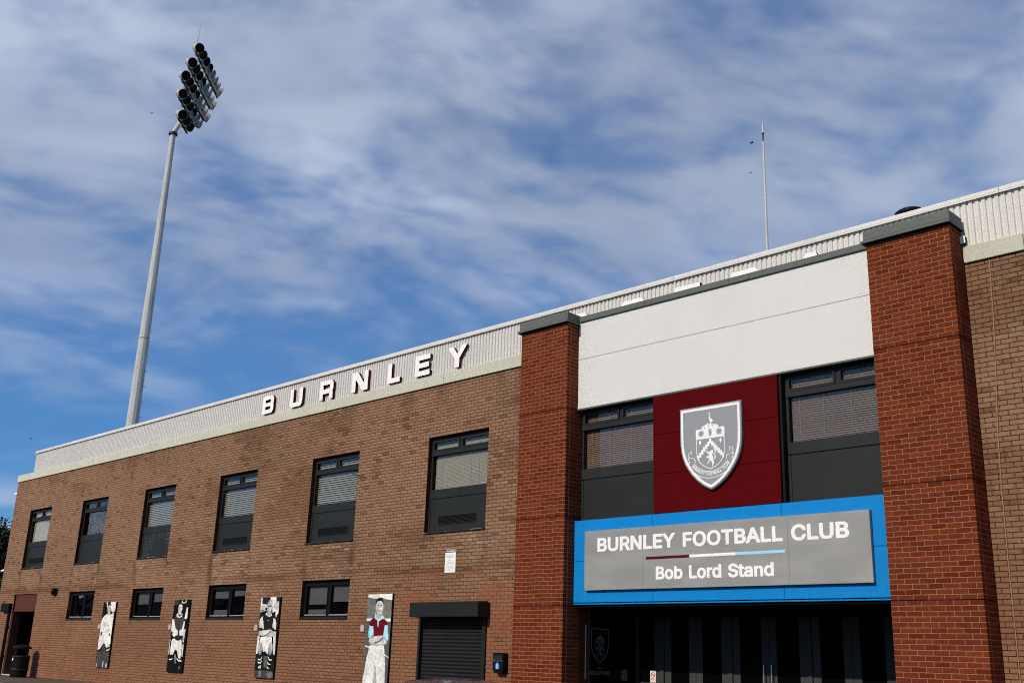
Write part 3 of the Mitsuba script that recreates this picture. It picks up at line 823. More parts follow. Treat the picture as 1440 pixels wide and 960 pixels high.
# ------------------------------------------------------------------ the crest
def mir(pts):
    return pts + [(-x, z) for x, z in reversed(pts) if abs(x) > 1e-6]
def shield(s=0.0, w=.638, top=1.485):
    r = [(0, 0), (.10, .045), (.19, .098), (.30, .183), (.40, .282), (.48, .385), (.545, .49), (.59, .60), (.617, .70), (.632, .82), (w, .95), (w, top)]
    g = Polygon(mir(r))
    return g.buffer(-s, join_style=2) if s else g
def poly(pts, r=0.0):
    g = Polygon(pts).buffer(0)
    return g.buffer(r).buffer(-r) if r else g
def crest_art(small=False):
    """white heraldic drawing in metres from the shield's tip"""
    E = lambda x, z, a, b, rot=0: affinity.translate(affinity.rotate(affinity.scale(Point(0, 0).buffer(1, 8), a, b), rot), x, z)
    ln = lambda pts, w: LineString(pts).buffer(w, cap_style=2)
    inner = Polygon(mir([(0, .352), (.08, .378), (.15, .418), (.22, .475), (.265, .54), (.288, .62), (.295, .72), (.295, 1.07)]))
    out = [inner.difference(inner.buffer(-.013))]
    chief = sbox(-.295, .905, .295, 1.07)
    star = lambda cx: unary_union([E(cx + .035 * math.cos(a), .992 + .035 * math.sin(a), .034, .013, math.degrees(a)) for a in np.arange(8) * math.pi / 4] + [Point(cx, .992).buffer(.02)])
    hand = unary_union([sbox(-.022, .935, .022, .99), E(0, .99, .030, .035)] + [E(x, 1.03, .0075, .032) for x in (-.021, -.007, .007, .021)] + [E(.034, .985, .008, .025, -25)])
    out.append(chief.difference(unary_union([star(-.185), star(.185), hand])))
    out.append(ln([(-.295, .90), (.295, .90)], .006))
    # stepped chevron
    n, st = 7, []
    for k in range(n):
        x = k * .0425
        zt = .882 - k * .0445
        st += [sbox(x - .0215, zt - .085, x + .0225, zt), sbox(-x - .0225, zt - .085, -x + .0215, zt)]
    out.append(unary_union(st).intersection(inner.buffer(-.004)))
    for s in (-1, 1):
        out.append(Polygon([(s * .212, .885), (s * .212 + .026, .835), (s * .212, .785), (s * .212 - .026, .835)]))
    # rampant lion
    lion = [poly([(-.02, .66), (.035, .685), (.062, .672), (.058, .640), (.036, .622), (.04, .59), (.052, .54), (.066, .49), (.074, .455), (.05, .43), (.052, .405), (.02, .392), (.028, .412), (.036, .44), (.02, .475), (.008, .505), (-.012, .50), (-.035, .47), (-.05, .452), (-.08, .44), (-.062, .462), (-.05, .49), (-.03, .52), (-.025, .555), (-.06, .548), (-.085, .562), (-.098, .585), (-.07, .575), (-.04, .588), (-.02, .61), (-.05, .622), (-.07, .65), (-.085, .69), (-.066, .68), (-.05, .655), (-.028, .638)]),
            ln([(.066, .52), (.10, .55), (.085, .60), (.105, .65), (.09, .69)], .008), E(.095, .695, .016, .012)]
    out.append(unary_union(lion))
    # wreath and mantle above the chief
    wr = unary_union([E(-.15 + .033 * k, 1.088 + .030 * math.sin(math.pi * (k + .5) / 10), .024, .030, 30) for k in range(10)] + [poly([(-.175, 1.07), (.175, 1.07), (.12, 1.115), (0, 1.13), (-.12, 1.115)])])
    out.append(wr.difference(unary_union([E(-.115, 1.09, .010, .026, 35), E(-.03, 1.112, .010, .026, 35), E(.055, 1.118, .010, .026, 40)])))
    # stork
    out.append(unary_union([poly([(-.005, 1.235), (.012, 1.245), (.035, 1.232), (.06, 1.205), (.078, 1.192), (.055, 1.185), (.03, 1.175), (.012, 1.178), (-.008, 1.20)]), ln([(-.002, 1.225), (-.012, 1.262), (.002, 1.292), (-.004, 1.322)], .009), E(-.008, 1.33, .014, .010, -25), poly([(-.016, 1.338), (-.052, 1.350), (-.016, 1.324)]),
                            ln([(.012, 1.18), (.008, 1.135)], .006), ln([(.028, 1.178), (.026, 1.135)], .005), E(-.055, 1.145, .028, .012, 30)]))
    # scroll
    arc = lambda r0, z0, a0, a1, n=24: [(r0 * math.sin(a), z0 - r0 * math.cos(a)) for a in np.linspace(a0, a1, n)]
    w = .0055
    if not small:
        out.append(ln(arc(.450, .765, -.89, .89), w)); out.append(ln(arc(.575, .775, -.86, .86), w))
        for s in (-1, 1):
            out.append(ln([(s * .425, .520), (s * .446, .508), (s * .448, .45), (s * .436, .405)], w))
            out.append(ln([(s * .446, .510), (s * .462, .59), (s * .41, .588), (s * .33, .565), (s * .315, .488)], w))
            out.append(ln([(s * .445, .592), (s * .458, .645), (s * .435, .69), (s * .40, .700), (s * .39, .672), (s * .40, .64)], w))
        text, R, Zc, hh = 'BURNLEY FOOTBALL CLUB', .513, .762, .050
        gs = [None if ch == ' ' else text_poly(ch, .015) for ch in text]
        wd = [.030 if g is None else (g.bounds[2] - g.bounds[0]) * hh * .92 + .0105 for g in gs]
        scale, at = 1.72 * R / sum(wd), 0.0
        for g, w_ in zip(gs, wd):
            a = (at + w_ / 2 - sum(wd) / 2) * scale / R
            at += w_
            if g is None: continue
            g = affinity.scale(affinity.translate(g, -(g.bounds[0] + g.bounds[2]) / 2, 0), hh * .92, hh, origin=(0, 0))
            g = affinity.rotate(g, math.degrees(a), origin=(0, 0))
            out.append(affinity.translate(g, R * math.sin(a), Zc - R * math.cos(a)))
    else:
        out.append(ln(arc(.45, .765, -.85, .85), .008)); out.append(ln(arc(.575, .775, -.9, .9), .008))
    return unary_union(out)


CR = thing('crest_shield', 'large grey club shield with white drawing and border on the maroon panels', 'crest')
CX, CZ = -10.257, 4.006
part(CR, 'body', plate(shield(), -.206, -.152, CX, CZ), 'm_shield_rim')
part(CR, 'standoff', cat([bx(CX + x, CX + x + .05, -.1515, -.1405, CZ + z, CZ + z + .05) for x in (-.3, .3) for z in (.6, 1.2)]), 'm_dark')
part(CR, 'plate', plate(shield(.012), -.214, -.2064, CX, CZ), 'm_shield_grey')
part(CR, 'border', plate(shield(.030).difference(shield(.074)), -.219, -.2144, CX, CZ), 'm_white', label='white border of the shield')
part(CR, 'emblem', plate(crest_art(), -.219, -.2144, CX, CZ), 'm_white', label='white emblem with bird, stepped chevron, lion and motto scroll')

# ------------------------------------------------------------------ posters
POSTERS = [
  [(0.72,'p',[(0.571,-0.008),(1.039,-0.008),(1.015,0.142),(0.817,0.16),(0.697,0.142),(0.612,0.07)]),(0.6,'p',[(0.223,-0.002),(0.332,-0.002),(0.407,0.07),(0.347,0.106)]),(0.74,'p',[(0.049,0.262),(0.206,0.214),(0.423,0.181),(0.663,0.2),(0.925,0.16),(0.939,0.274),(0.945,0.395),(0.943,0.539),(0.98,0.635),(0.73,0.708),(0.484,0.623),(0.329,0.669),(0.193,0.726),(0.036,0.732),(0.016,0.635),(0.029,0.503),(0.002,0.347)]),(0.45,'p',[(0.388,0.13),(0.616,0.13),(0.658,0.193),(0.505,0.214)]),(0.55,'e',(0.5,0.1,0.121,0.066)),(0.12,'p',[(0.392,0.084),(0.601,0.089),(0.607,0.099),(0.399,0.094)]),(0.15,'e',(0.515,0.14,0.06,0.005)),(0.02,'p',[(0.381,0.067),(0.351,0.024),(0.462,0.01),(0.581,0.024),(0.604,0.058),(0.47,0.048)]),(0.45,'p',[(0.273,0.31),(0.322,0.313),(0.351,0.39),(0.287,0.383)]),(0.4,'p',[(0.049,0.473),(0.397,0.467),(0.599,0.443),(0.746,0.397),(0.776,0.407),(0.608,0.457),(0.404,0.477),(0.057,0.484)]),(0.02,'p',[(0.084,0.465),(0.197,0.457),(0.213,0.515),(0.128,0.527)]),(0.02,'p',[(0.752,0.479),(0.854,0.491),(0.866,0.529),(0.748,0.509)]),(0.3,'p',[(0.653,0.347),(0.691,0.349),(0.681,0.371),(0.642,0.366)]),(0.05,'p',[(0.489,0.631),(0.628,0.684),(0.655,0.744),(0.491,0.828),(0.349,0.744),(0.367,0.684)]),(0.25,'p',[(0.659,0.732),(0.628,0.756),(0.393,0.81),(0.403,0.799)]),(0.7,'p',[(0.726,0.674),(0.963,0.664),(0.972,0.679),(0.75,0.693)]),(0.7,'p',[(0.717,0.732),(0.884,0.722),(0.986,0.702),(0.988,0.722),(0.886,0.744),(0.737,0.746)]),(0.02,'p',[(0.726,0.702),(0.946,0.684),(0.973,0.698),(0.78,0.722)]),(0.06,'p',[(0.041,0.756),(1.02,0.756),(1.032,1.008),(-0.016,1.008)]),(0.4,'e',(0.105,0.97,0.045,0.036)),(0.45,'e',(0.607,0.954,0.045,0.054)),(0.42,'e',(0.876,0.966,0.068,0.042))],
  [(0.05,'p',[(-0.029,-0.002),(0.272,-0.002),(0.282,0.064),(-0.032,0.07)]),(0.5,'e',(0.642,0.024,0.164,0.029)),(0.01,'e',(0.637,0.015,0.109,0.022)),(0.7,'p',[(0.851,0.107),(0.939,0.107),(0.957,0.252),(0.846,0.278),(0.788,0.252)]),(0.75,'p',[(-0.001,0.264),(0.115,0.276),(0.286,0.409),(0.389,0.458),(0.388,0.506),(0.26,0.521),(0.126,0.494),(-0.012,0.421)]),(0.72,'p',[(0.732,0.288),(0.827,0.303),(0.843,0.494),(0.638,0.496),(0.534,0.446),(0.661,0.409)]),(0.05,'p',[(0.105,0.258),(0.235,0.228),(0.438,0.249),(0.643,0.225),(0.79,0.276),(0.751,0.324),(0.69,0.412),(0.298,0.412)]),(0.65,'p',[(0.283,0.404),(0.434,0.421),(0.506,0.494),(0.327,0.494)]),(0.62,'p',[(0.544,0.424),(0.714,0.407),(0.731,0.488),(0.559,0.492)]),(0.05,'e',(0.515,0.47,0.054,0.048)),(0.01,'p',[(0.001,0.446),(0.107,0.439),(0.168,0.53),(0.028,0.542)]),(0.02,'p',[(0.252,0.506),(0.707,0.494),(0.74,0.545),(0.558,0.569),(0.357,0.548)]),(0.75,'p',[(0.14,0.548),(0.298,0.54),(0.478,0.571),(0.743,0.55),(0.83,0.651),(0.846,0.76),(0.814,0.823),(0.669,0.794),(0.574,0.718),(0.469,0.685),(0.365,0.712),(0.315,0.76),(0.12,0.76),(0.108,0.639)]),(0.6,'p',[(-0.055,0.54),(0.024,0.545),(0.066,0.76),(-0.053,0.76)]),(0.5,'p',[(0.824,0.409),(0.933,0.409),(0.941,0.494),(0.902,0.603),(0.824,0.579)]),(0.6,'p',[(0.854,0.615),(0.931,0.617),(0.948,0.791),(0.874,0.772)]),(0.7,'p',[(0.087,0.818),(0.209,0.823),(0.317,0.803),(0.298,0.828),(0.206,0.838),(0.095,0.833)]),(0.7,'p',[(0.585,0.799),(0.697,0.827),(0.918,0.835),(0.925,0.847),(0.737,0.85),(0.6,0.827)]),(0.3,'p',[(0.391,0.76),(0.51,0.76),(0.554,0.881),(0.511,0.881)]),(0.3,'e',(0.819,0.932,0.022,0.024)),(0.75,'e',(0.429,0.213,0.196,0.039)),(0.02,'e',(0.446,0.203,0.12,0.029)),(0.45,'p',[(0.314,0.143),(0.528,0.155),(0.525,0.209),(0.362,0.209)]),(0.75,'e',(0.437,0.119,0.131,0.068)),(0.1,'p',[(0.368,0.102),(0.543,0.102),(0.548,0.111),(0.373,0.111)]),(0.12,'e',(0.479,0.165,0.06,0.005)),(0.45,'e',(0.373,0.131,0.044,0.041)),(0.03,'e',(0.406,0.051,0.142,0.017))],
  [(0.75,'p',[(-0.026,-0.006),(0.069,-0.006),(0.066,0.089),(-0.034,0.101)]),(0.02,'p',[(0.069,-0.006),(0.403,-0.006),(0.418,0.089),(0.08,0.089)]),(0.75,'p',[(0.441,-0.006),(0.808,-0.006),(0.848,0.172),(0.666,0.196),(0.596,0.065)]),(0.02,'p',[(0.806,-0.012),(1.045,-0.012),(1.039,0.148),(0.907,0.136),(0.81,0.065)]),(0.55,'p',[(0.013,0.101),(0.077,0.079),(0.352,0.089),(0.363,0.119),(0.221,0.148),(0.361,0.166),(0.046,0.19),(-0.012,0.16)]),(0.12,'p',[(0.057,0.154),(0.299,0.166),(0.043,0.181)]),(0.5,'p',[(0.688,0.125),(0.808,0.059),(0.958,0.053),(0.982,0.148),(0.794,0.154)]),(0.7,'p',[(0.796,0.16),(0.982,0.148),(0.958,0.214),(0.854,0.255)]),(0.02,'p',[(-0.002,0.19),(0.142,0.219),(0.131,0.267),(0.009,0.285)]),(0.02,'p',[(0.977,0.202),(0.893,0.231),(0.862,0.279),(0.98,0.409),(0.999,0.302)]),(0.7,'p',[(-0.037,0.48),(0.105,0.48),(0.092,0.706),(-0.049,0.706)]),(0.62,'p',[(0.794,0.421),(0.95,0.433),(0.989,0.706),(0.895,0.706)]),(0.01,'p',[(-0.024,0.712),(0.182,0.694),(0.433,0.668),(0.631,0.694),(0.992,0.712),(1.05,1.014),(-0.031,1.014)]),(0.72,'p',[(0.195,0.234),(0.072,0.261),(0.016,0.302),(0.052,0.388),(0.293,0.4)]),(0.72,'p',[(0.726,0.255),(0.862,0.279),(0.912,0.326),(0.92,0.402),(0.712,0.402)]),(0.015,'p',[(0.176,0.246),(0.247,0.219),(0.365,0.203),(0.49,0.234),(0.663,0.212),(0.756,0.261),(0.713,0.407),(0.296,0.407)]),(0.02,'e',(0.138,0.403,0.095,0.024)),(0.02,'e',(0.742,0.407,0.095,0.028)),(0.5,'p',[(0.223,0.415),(0.646,0.403),(0.888,0.445),(0.895,0.492),(0.584,0.495),(0.272,0.485),(0.035,0.471),(0.036,0.421),(0.178,0.421)]),(0.7,'p',[(0.253,0.431),(0.611,0.412),(0.521,0.452),(0.338,0.471)]),(0.08,'p',[(0.318,0.48),(0.521,0.452),(0.676,0.421),(0.693,0.431),(0.525,0.464),(0.369,0.49)]),(0.78,'p',[(0.159,0.498),(0.416,0.49),(0.766,0.502),(0.776,0.569),(0.634,0.635),(0.613,0.711),(0.467,0.67),(0.367,0.682),(0.28,0.599),(0.128,0.569)]),(0.32,'e',(0.21,0.641,0.109,0.076)),(0.5,'e',(0.166,0.623,0.047,0.053)),(0.3,'e',(0.739,0.639,0.118,0.078)),(0.5,'e',(0.771,0.623,0.047,0.053)),(0.72,'p',[(0.129,0.767),(0.258,0.772),(0.329,0.734),(0.335,0.751),(0.281,0.784),(0.145,0.786)]),(0.7,'p',[(0.142,0.803),(0.272,0.81),(0.337,0.782),(0.344,0.801),(0.296,0.827),(0.154,0.824)]),(0.65,'p',[(0.179,0.867),(0.24,0.853),(0.341,0.846),(0.327,0.886),(0.205,0.886)]),(0.72,'p',[(0.644,0.73),(0.737,0.767),(0.862,0.772),(0.867,0.786),(0.724,0.784),(0.656,0.751)]),(0.7,'p',[(0.622,0.789),(0.723,0.82),(0.819,0.824),(0.818,0.836),(0.704,0.834),(0.624,0.807)]),(0.65,'p',[(0.613,0.842),(0.718,0.872),(0.777,0.879),(0.761,0.888),(0.654,0.879)]),(0.1,'p',[(0.412,0.73),(0.62,0.73),(0.652,0.872),(0.482,0.872)]),(0.06,'p',[(-0.023,0.907),(0.966,0.907),(1.001,1.008),(-0.01,1.008)]),(0.2,'e',(0.298,0.949,0.066,0.042)),(0.16,'e',(0.818,0.955,0.165,0.038)),(0.7,'p',[(0.342,0.193),(0.466,0.234),(0.64,0.203),(0.632,0.234),(0.495,0.249),(0.314,0.219)]),(0.45,'p',[(0.394,0.166),(0.584,0.166),(0.604,0.208),(0.479,0.229),(0.414,0.208)]),(0.58,'e',(0.486,0.119,0.133,0.069)),(0.35,'e',(0.417,0.136,0.048,0.045)),(0.1,'p',[(0.376,0.103),(0.586,0.103),(0.591,0.12),(0.381,0.117)]),(0.15,'e',(0.478,0.174,0.062,0.005)),(0.75,'e',(0.542,0.142,0.038,0.019)),(0.5,'e',(0.495,0.063,0.143,0.031)),(0.06,'p',[(0.363,0.095),(0.333,0.063),(0.391,0.039),(0.506,0.042),(0.425,0.056),(0.394,0.075)]),(0.03,'e',(0.472,0.265,0.01,0.019)),(0.8,'e',(0.483,0.293,0.043,0.004))],
  [(0.8,'p',[(-0.064,-0.011),(1.039,-0.011),(1.037,0.072),(0.811,0.064),(0.52,0.039),(0.278,0.053),(-0.013,0.031)]),(0.8,'p',[(-0.034,0.271),(1.042,0.275),(1.037,0.305),(-0.036,0.299)]),(0.1,'p',[(-0.047,0.305),(1.05,0.31),(1.064,1.002),(-0.096,1.002)]),(0.7,'p',[(-0.021,0.57),(0.202,0.578),(0.206,0.594),(-0.018,0.585)]),(0.7,'p',[(0.805,0.653),(1.015,0.692),(1.017,0.704),(0.808,0.67)]),(0.72,'p',[(0.201,0.57),(0.784,0.565),(0.847,0.698),(0.885,0.775),(0.904,1.002),(0.592,1.002),(0.499,0.808),(0.448,1.002),(-0.056,1.002),(0.033,0.875),(0.089,0.742),(0.155,0.631)]),(0.4,'p',[(0.448,0.797),(0.512,0.797),(0.6,1.002),(0.44,1.002)]),('m','p',[(0.308,0.26),(0.173,0.288),(0.115,0.334),(0.129,0.36),(0.295,0.357),(0.329,0.465),(0.718,0.467),(0.763,0.349),(0.88,0.346),(0.85,0.305),(0.675,0.268),(0.501,0.305)]),('b','p',[(0.119,0.352),(0.296,0.361),(0.334,0.452),(0.182,0.493),(0.109,0.476)]),('b','p',[(0.763,0.349),(0.889,0.349),(0.943,0.498),(0.898,0.515),(0.726,0.467)]),(0.42,'p',[(0.161,0.489),(0.377,0.465),(0.699,0.458),(0.881,0.509),(0.9,0.543),(0.765,0.567),(0.464,0.576),(0.197,0.556),(0.141,0.526)]),(0.6,'p',[(0.182,0.493),(0.399,0.471),(0.721,0.463),(0.57,0.509),(0.315,0.543),(0.183,0.529)]),(0.66,'p',[(0.439,0.554),(0.633,0.52),(0.832,0.509),(0.879,0.537),(0.742,0.556)]),(0.08,'p',[(0.395,0.538),(0.583,0.516),(0.725,0.483),(0.747,0.489),(0.594,0.526),(0.417,0.548)]),(0.35,'p',[(0.404,0.205),(0.632,0.205),(0.634,0.266),(0.497,0.288),(0.419,0.266)]),(0.55,'e',(0.503,0.142,0.155,0.08)),(0.22,'e',(0.485,0.186,0.077,0.007)),(0.14,'p',[(0.385,0.124),(0.474,0.122),(0.476,0.13),(0.387,0.133)]),(0.14,'p',[(0.531,0.122),(0.621,0.124),(0.623,0.133),(0.533,0.131)]),(0.72,'e',(0.555,0.155,0.037,0.018)),(0.38,'e',(0.406,0.161,0.041,0.039)),(0.02,'p',[(0.345,0.127),(0.328,0.089),(0.368,0.053),(0.479,0.038),(0.595,0.049),(0.655,0.078),(0.657,0.122),(0.624,0.1),(0.578,0.078),(0.427,0.078),(0.37,0.094)]),('b','p',[(0.335,0.202),(0.382,0.213),(0.4,0.255),(0.489,0.288),(0.374,0.282),(0.318,0.268)]),('b','p',[(0.615,0.235),(0.717,0.255),(0.731,0.279),(0.678,0.279),(0.497,0.288),(0.58,0.26)]),('b','p',[(0.45,0.293),(0.515,0.293),(0.508,0.368),(0.475,0.365)])]]



def poster_fn(shapes, x0, w, z1, h, seed, base):
    def fn(p, n, uv):
        u, v = (p.x - x0) / w, (z1 - p.z) / h
        wb = .016
        u0, v0 = u, v
        u = u + wb * (fbm(v0 * 26, u0 * 6, seed) - .5)
        v = v + wb * .35 * (fbm(v0 * 22, u0 * 5, seed + 3.0) - .5)
        c = mi.Color3f(base) * (.65 + .7 * fbm(u * 7, v * 24, seed + 1.0))
        for col, kind, q in shapes:
            if kind == 'e':
                m = smoothstep(1.08, .85, dr.sqrt(dr.square((u - q[0]) / q[2]) + dr.square((v - q[1]) / q[3])))
            else:
                ins = mi.Bool(False)
                for (ax, ay), (bx_, by) in zip(q, q[1:] + q[:1]):
                    if abs(ay - by) < 1e-9: continue
                    ins = ins ^ (((v < ay) ^ (v < by)) & (u < (bx_ - ax) * (v - ay) / (by - ay) + ax))
                m = dr.select(ins, 1.0, 0.0)
            tone = {'m': (.13, .004, .012), 'b': (.36, .66, .80)}.get(col, (col, col, col * .97) if not isinstance(col, str) else None)
            c = mix(c, tone, m)
        g = fbm(u * 14, v * 42, seed + 5.0, 4)
        g2 = fbm(u * 9 + 3.0 * g, v * 12, seed + 7.0, 4)
        return c * (.62 + .45 * g + .32 * smoothstep(.25, .75, g2)) + .002
    return fn


PX = [-33.355, -28.785, -24.24, -19.765]
plabs = ['grey poster of a person in a white shirt, farthest left on the brick wall', 'grey poster of a person in a dark vest with white round collar, second from left',
         'grey poster of a person with folded arms and striped socks, third from left', 'poster of a person in a claret shirt with light blue sleeves and white trousers']
for k, x in enumerate(PX):
    w, z0, z1 = .872, .47, 2.44
    P = thing('poster_panel', plabs[k], 'poster', 'posters of people along the brick wall')
    part(P, 'board', cbx(x, x + w, -.058, -.002, z0, z1, .004), 'm_letter_side' if False else 'm_poster_edge')
    key = f'm_poster_{k}'
    mat(key, proc(poster_fn(POSTERS[k], x, w, z1, z1 - z0, 3.0 + 11 * k, (.16, .16, .155) if k == 3 else (.006, .006, .006))), .6, .05)
    part(P, 'print', bx(x + .003, x + w - .003, -.0600, -.0584, z0 + .003, z1 - .003), key)
    Q = thing('wall_plaque', f'small grey plaque left of the ' + ('first', 'second', 'third', 'coloured')[k] + ' poster', 'plaque', 'plaques beside the posters')
    px = x - .20
    part(Q, 'plate', cbx(px - .07, px + .07, -.022, -.0016, 1.615, 1.76, .004), 'm_plaque')
    part(Q, 'screw', cat([cyl((px + a, -.025, 1.6875 + b), (px + a, -.0222, 1.6875 + b), .006, n=8) for a in (-.055, .055) for b in (-.058, .058)]), 'm_steel')

# ------------------------------------------------------------------ small things on the wall
WS = thing('warning_sign', 'white warning notice with black heading on the brick above the shutter', 'sign')
part(WS, 'plate', cbx(-17.243, -16.905, -.012, -.0018, 2.845, 3.336, .002), 'm_label')
part(WS, 'heading', bx(-17.238, -16.910, -.0136, -.0122, 3.268, 3.331), 'm_dark')
word(WS, 'WARNING', -17.215, -16.932, 3.282, 3.318, -.0136, 'm_label', .01, .0015)
lines = [(3.235, .006, .8), (3.195, .014, .75), (3.170, .014, .8), (3.135, .006, .3), (3.105, .007, .4), (3.055, .014, .8), (3.030, .014, .85), (2.975, .010, .8), (2.955, .012, .75), (2.93, .012, .85), (2.905, .010, .6)]
part(WS, 'small_print', cat([bx(-17.074 - .148 * f + j * .296 * f / 5, -17.074 - .148 * f + j * .296 * f / 5 + .296 * f / 5 * (.6 + .3 * rng.random()), -.0130, -.0122, z - hgt / 2, z + hgt / 2) for z, hgt, f in lines for j in range(5)]), 'm_text_grey')

AB = thing('cigarette_bin', 'black wall box with a blue round sticker between the shutter and the pillar', 'bin')
part(AB, 'body', cbx(-15.528, -15.235, -.15, -.002, .895, 1.235, .012), 'm_black_frame')
part(AB, 'tray', cbx(-15.50, -15.26, -.13, -.004, .850, .8945, .008), 'm_black_frame')
part(AB, 'steel_band', bx(-15.524, -15.24, -.1525, -.150, 1.075, 1.088), 'm_steel')
part(AB, 'ash_plate', bx(-15.50, -15.265, -.1525, -.150, 1.10, 1.185), 'm_frame')
part(AB, 'lock', cyl((-15.385, -.158, 1.055), (-15.385, -.150, 1.055), .012, n=10), 'm_steel')
part(AB, 'sticker', plate(Point(-15.385, .985).buffer(.062, 12), -.1525, -.1502), 'm_sticker_blue', label='round blue litter sticker')
part(AB, 'sticker_figure', plate(unary_union([sbox(-15.42, .942, -15.35, .957), sbox(-15.402, .972, -15.376, 1.012), Point(-15.389, 1.022).buffer(.013, 6)]), -.1540, -.1526), 'm_label')

WL = thing('bulkhead_lamp', 'black round bulkhead lamp on the brick wall above the far doorway', 'lamp')
part(WL, 'base', lathe([(0, 0), (.13, 0), (.13, .05), (.11, .06), (0, .06)], (-37.28, -.001, 2.82), (0, -1, 0)), 'm_black_frame', 30)
part(WL, 'bowl', lathe([(.105, .061), (.10, .11), (.075, .155), (.035, .18), (0, .185)], (-37.28, -.001, 2.82), (0, -1, 0)), 'm_dark_glass', True)
part(WL, 'hood', cbx(-37.41, -37.15, -.16, -.06, 2.925, 2.95, .008), 'm_black_frame')

HB = thing('wall_cabinet', 'black box with a thin pipe on the brick beside the far left doorway', 'box')
part(HB, 'box', cbx(-41.72, -40.98, -.14, -.002, 2.20, 2.49, .01), 'm_black_frame')
part(HB, 'pipe', cyl((-41.06, -.06, 0.0), (-41.06, -.06, 2.199), .045, n=14), 'm_black_frame', 30)
part(HB, 'bracket', cat([cbx(-41.15, -40.97, -.075, -.001, z, z + .06, .004) for z in (.62, 1.62)]), 'm_black_frame')
part(HB, 'aerial', cyl((-41.66, -.07, 2.4905), (-41.66, -.07, 2.58), .02, n=10), 'm_black_frame')

DP = thing('downpipe', 'thin white pipe up the left corner of the brick wall', 'pipe')
part(DP, 'tube', cyl((XL - .045, .08, 0), (XL - .045, .08, 6.62), .038, n=14), 'm_white', 30)
part(DP, 'bracket', cat([cbx(XL - .085, XL - .001, .045, .115, z, z + .04, .004) for z in (1.2, 3.4, 5.5)]), 'm_white')
part(DP, 'hopper', cat(cbx(XL - .30, XL - .001, .02, .16, 6.6205, 6.70, .01)), 'm_white')
SC = thing('security_camera', 'small white camera on the left corner of the building', 'camera')
part(SC, 'housing', cyl((-42.80, .06, 3.72), (-42.62, .16, 3.78), .045, .04, 14), 'm_white', 30)
part(SC, 'arm', cyl((-42.62, .16, 3.78), (XL + .0, .30, 3.70), .02, n=10), 'm_white', 30)

CB = thing('wall_cable', 'thin brown cable down the brick wall right of the right pillar', 'cable')
pts = [(-5.375, 7.05), (-5.40, 6.2), (-5.455, 5.2), (-5.51, 4.4), (-5.535, 3.6), (-5.545, 2.6), (-5.545, 1.2), (-5.55, 0.0)]
part(CB, 'cord', cat([cyl((a, -.012, b), (c, -.012, d), .009, n=8) for (a, b), (c, d) in zip(pts, pts[1:])]), 'm_cable', True)
part(CB, 'clip', cat([cbx(x - .016, x + .016, -.024, -.001, z, z + .012, .003) for x, z in ((-5.39, 6.5), (-5.47, 5.0), (-5.53, 3.75), (-5.545, 2.0))]), 'm_cable')

# glass sign and no-smoking notice in the entrance
RG = thing('reception_sign', 'dim glass sign with etched shield and word on the left side of the dark entrance', 'sign')
RX = -13.40
def on_side(polyg, x, d, y0, z0):
    out = []
    for g in geoms(polyg):
        m = trimesh.creation.extrude_polygon(g, d, engine='earcut'); v = np.array(m.vertices)
        out.append(trimesh.Trimesh(np.stack([v[:, 2] + x, v[:, 0] + y0, v[:, 1] + z0], 1), m.faces, process=False))
    return cat(out)
part(RG, 'glass', cbx(RX - .02, RX - .006, .35, 1.60, .80, 1.79, .003), 'm_dark_glass')
part(RG, 'edge_bar', cbx(RX - .10, RX + .004, .355, .375, .80, 1.79, .004) if False else cbx(RX - .10, RX + .012, .185, .275, .81, 1.79, .004), 'm_door_metal')
sc = .53 / 1.276
small = affinity.scale(unary_union([crest_art(True), shield().difference(shield(.045))]), sc, .632 / 1.485, origin=(0, 0))
part(RG, 'etched_shield', on_side(small, RX - .0058, .002, .612, 1.105), 'm_etch')
part(RG, 'etched_word', on_side(fit(text_poly('RECEPTION', .0), .335, .89, .890, .962), RX - .0058, .002, 0, 0), 'm_etch')
part(RG, 'etched_line', on_side(sbox(.52, 1.012, .70, 1.024), RX - .0058, .002, 0, 0), 'm_etch')
NS = thing('no_smoking_notice', 'small white no smoking notice on the glass beside the entrance doors', 'notice')
part(NS, 'plate', bx(-13.12, -12.984, YD - .012, YD - .004, .787, 1.0), 'm_label')
c0 = Point(-13.052, .925)
part(NS, 'red_ring', plate(unary_union([c0.buffer(.052).difference(c0.buffer(.040)), affinity.rotate(sbox(-13.10, .919, -13.004, .931), -45)]).intersection(c0.buffer(.052)), YD - .0138, YD - .0122), 'm_red')
part(NS, 'cigarette', plate(sbox(-13.088, .921, -13.02, .930), YD - .0132, YD - .0122), 'm_dark')
part(NS, 'small_print', plate(unary_union([sbox(-13.105, .845, -12.998, .856), sbox(-13.105, .83, -13.02, .838)]), YD - .0132, YD - .0122), 'm_red')
part(NS, 'small_print', plate(unary_union([sbox(-13.105, .81, -13.0, .816), sbox(-13.105, .80, -13.02, .805)]), YD - .0132, YD - .0122), 'm_text_grey')

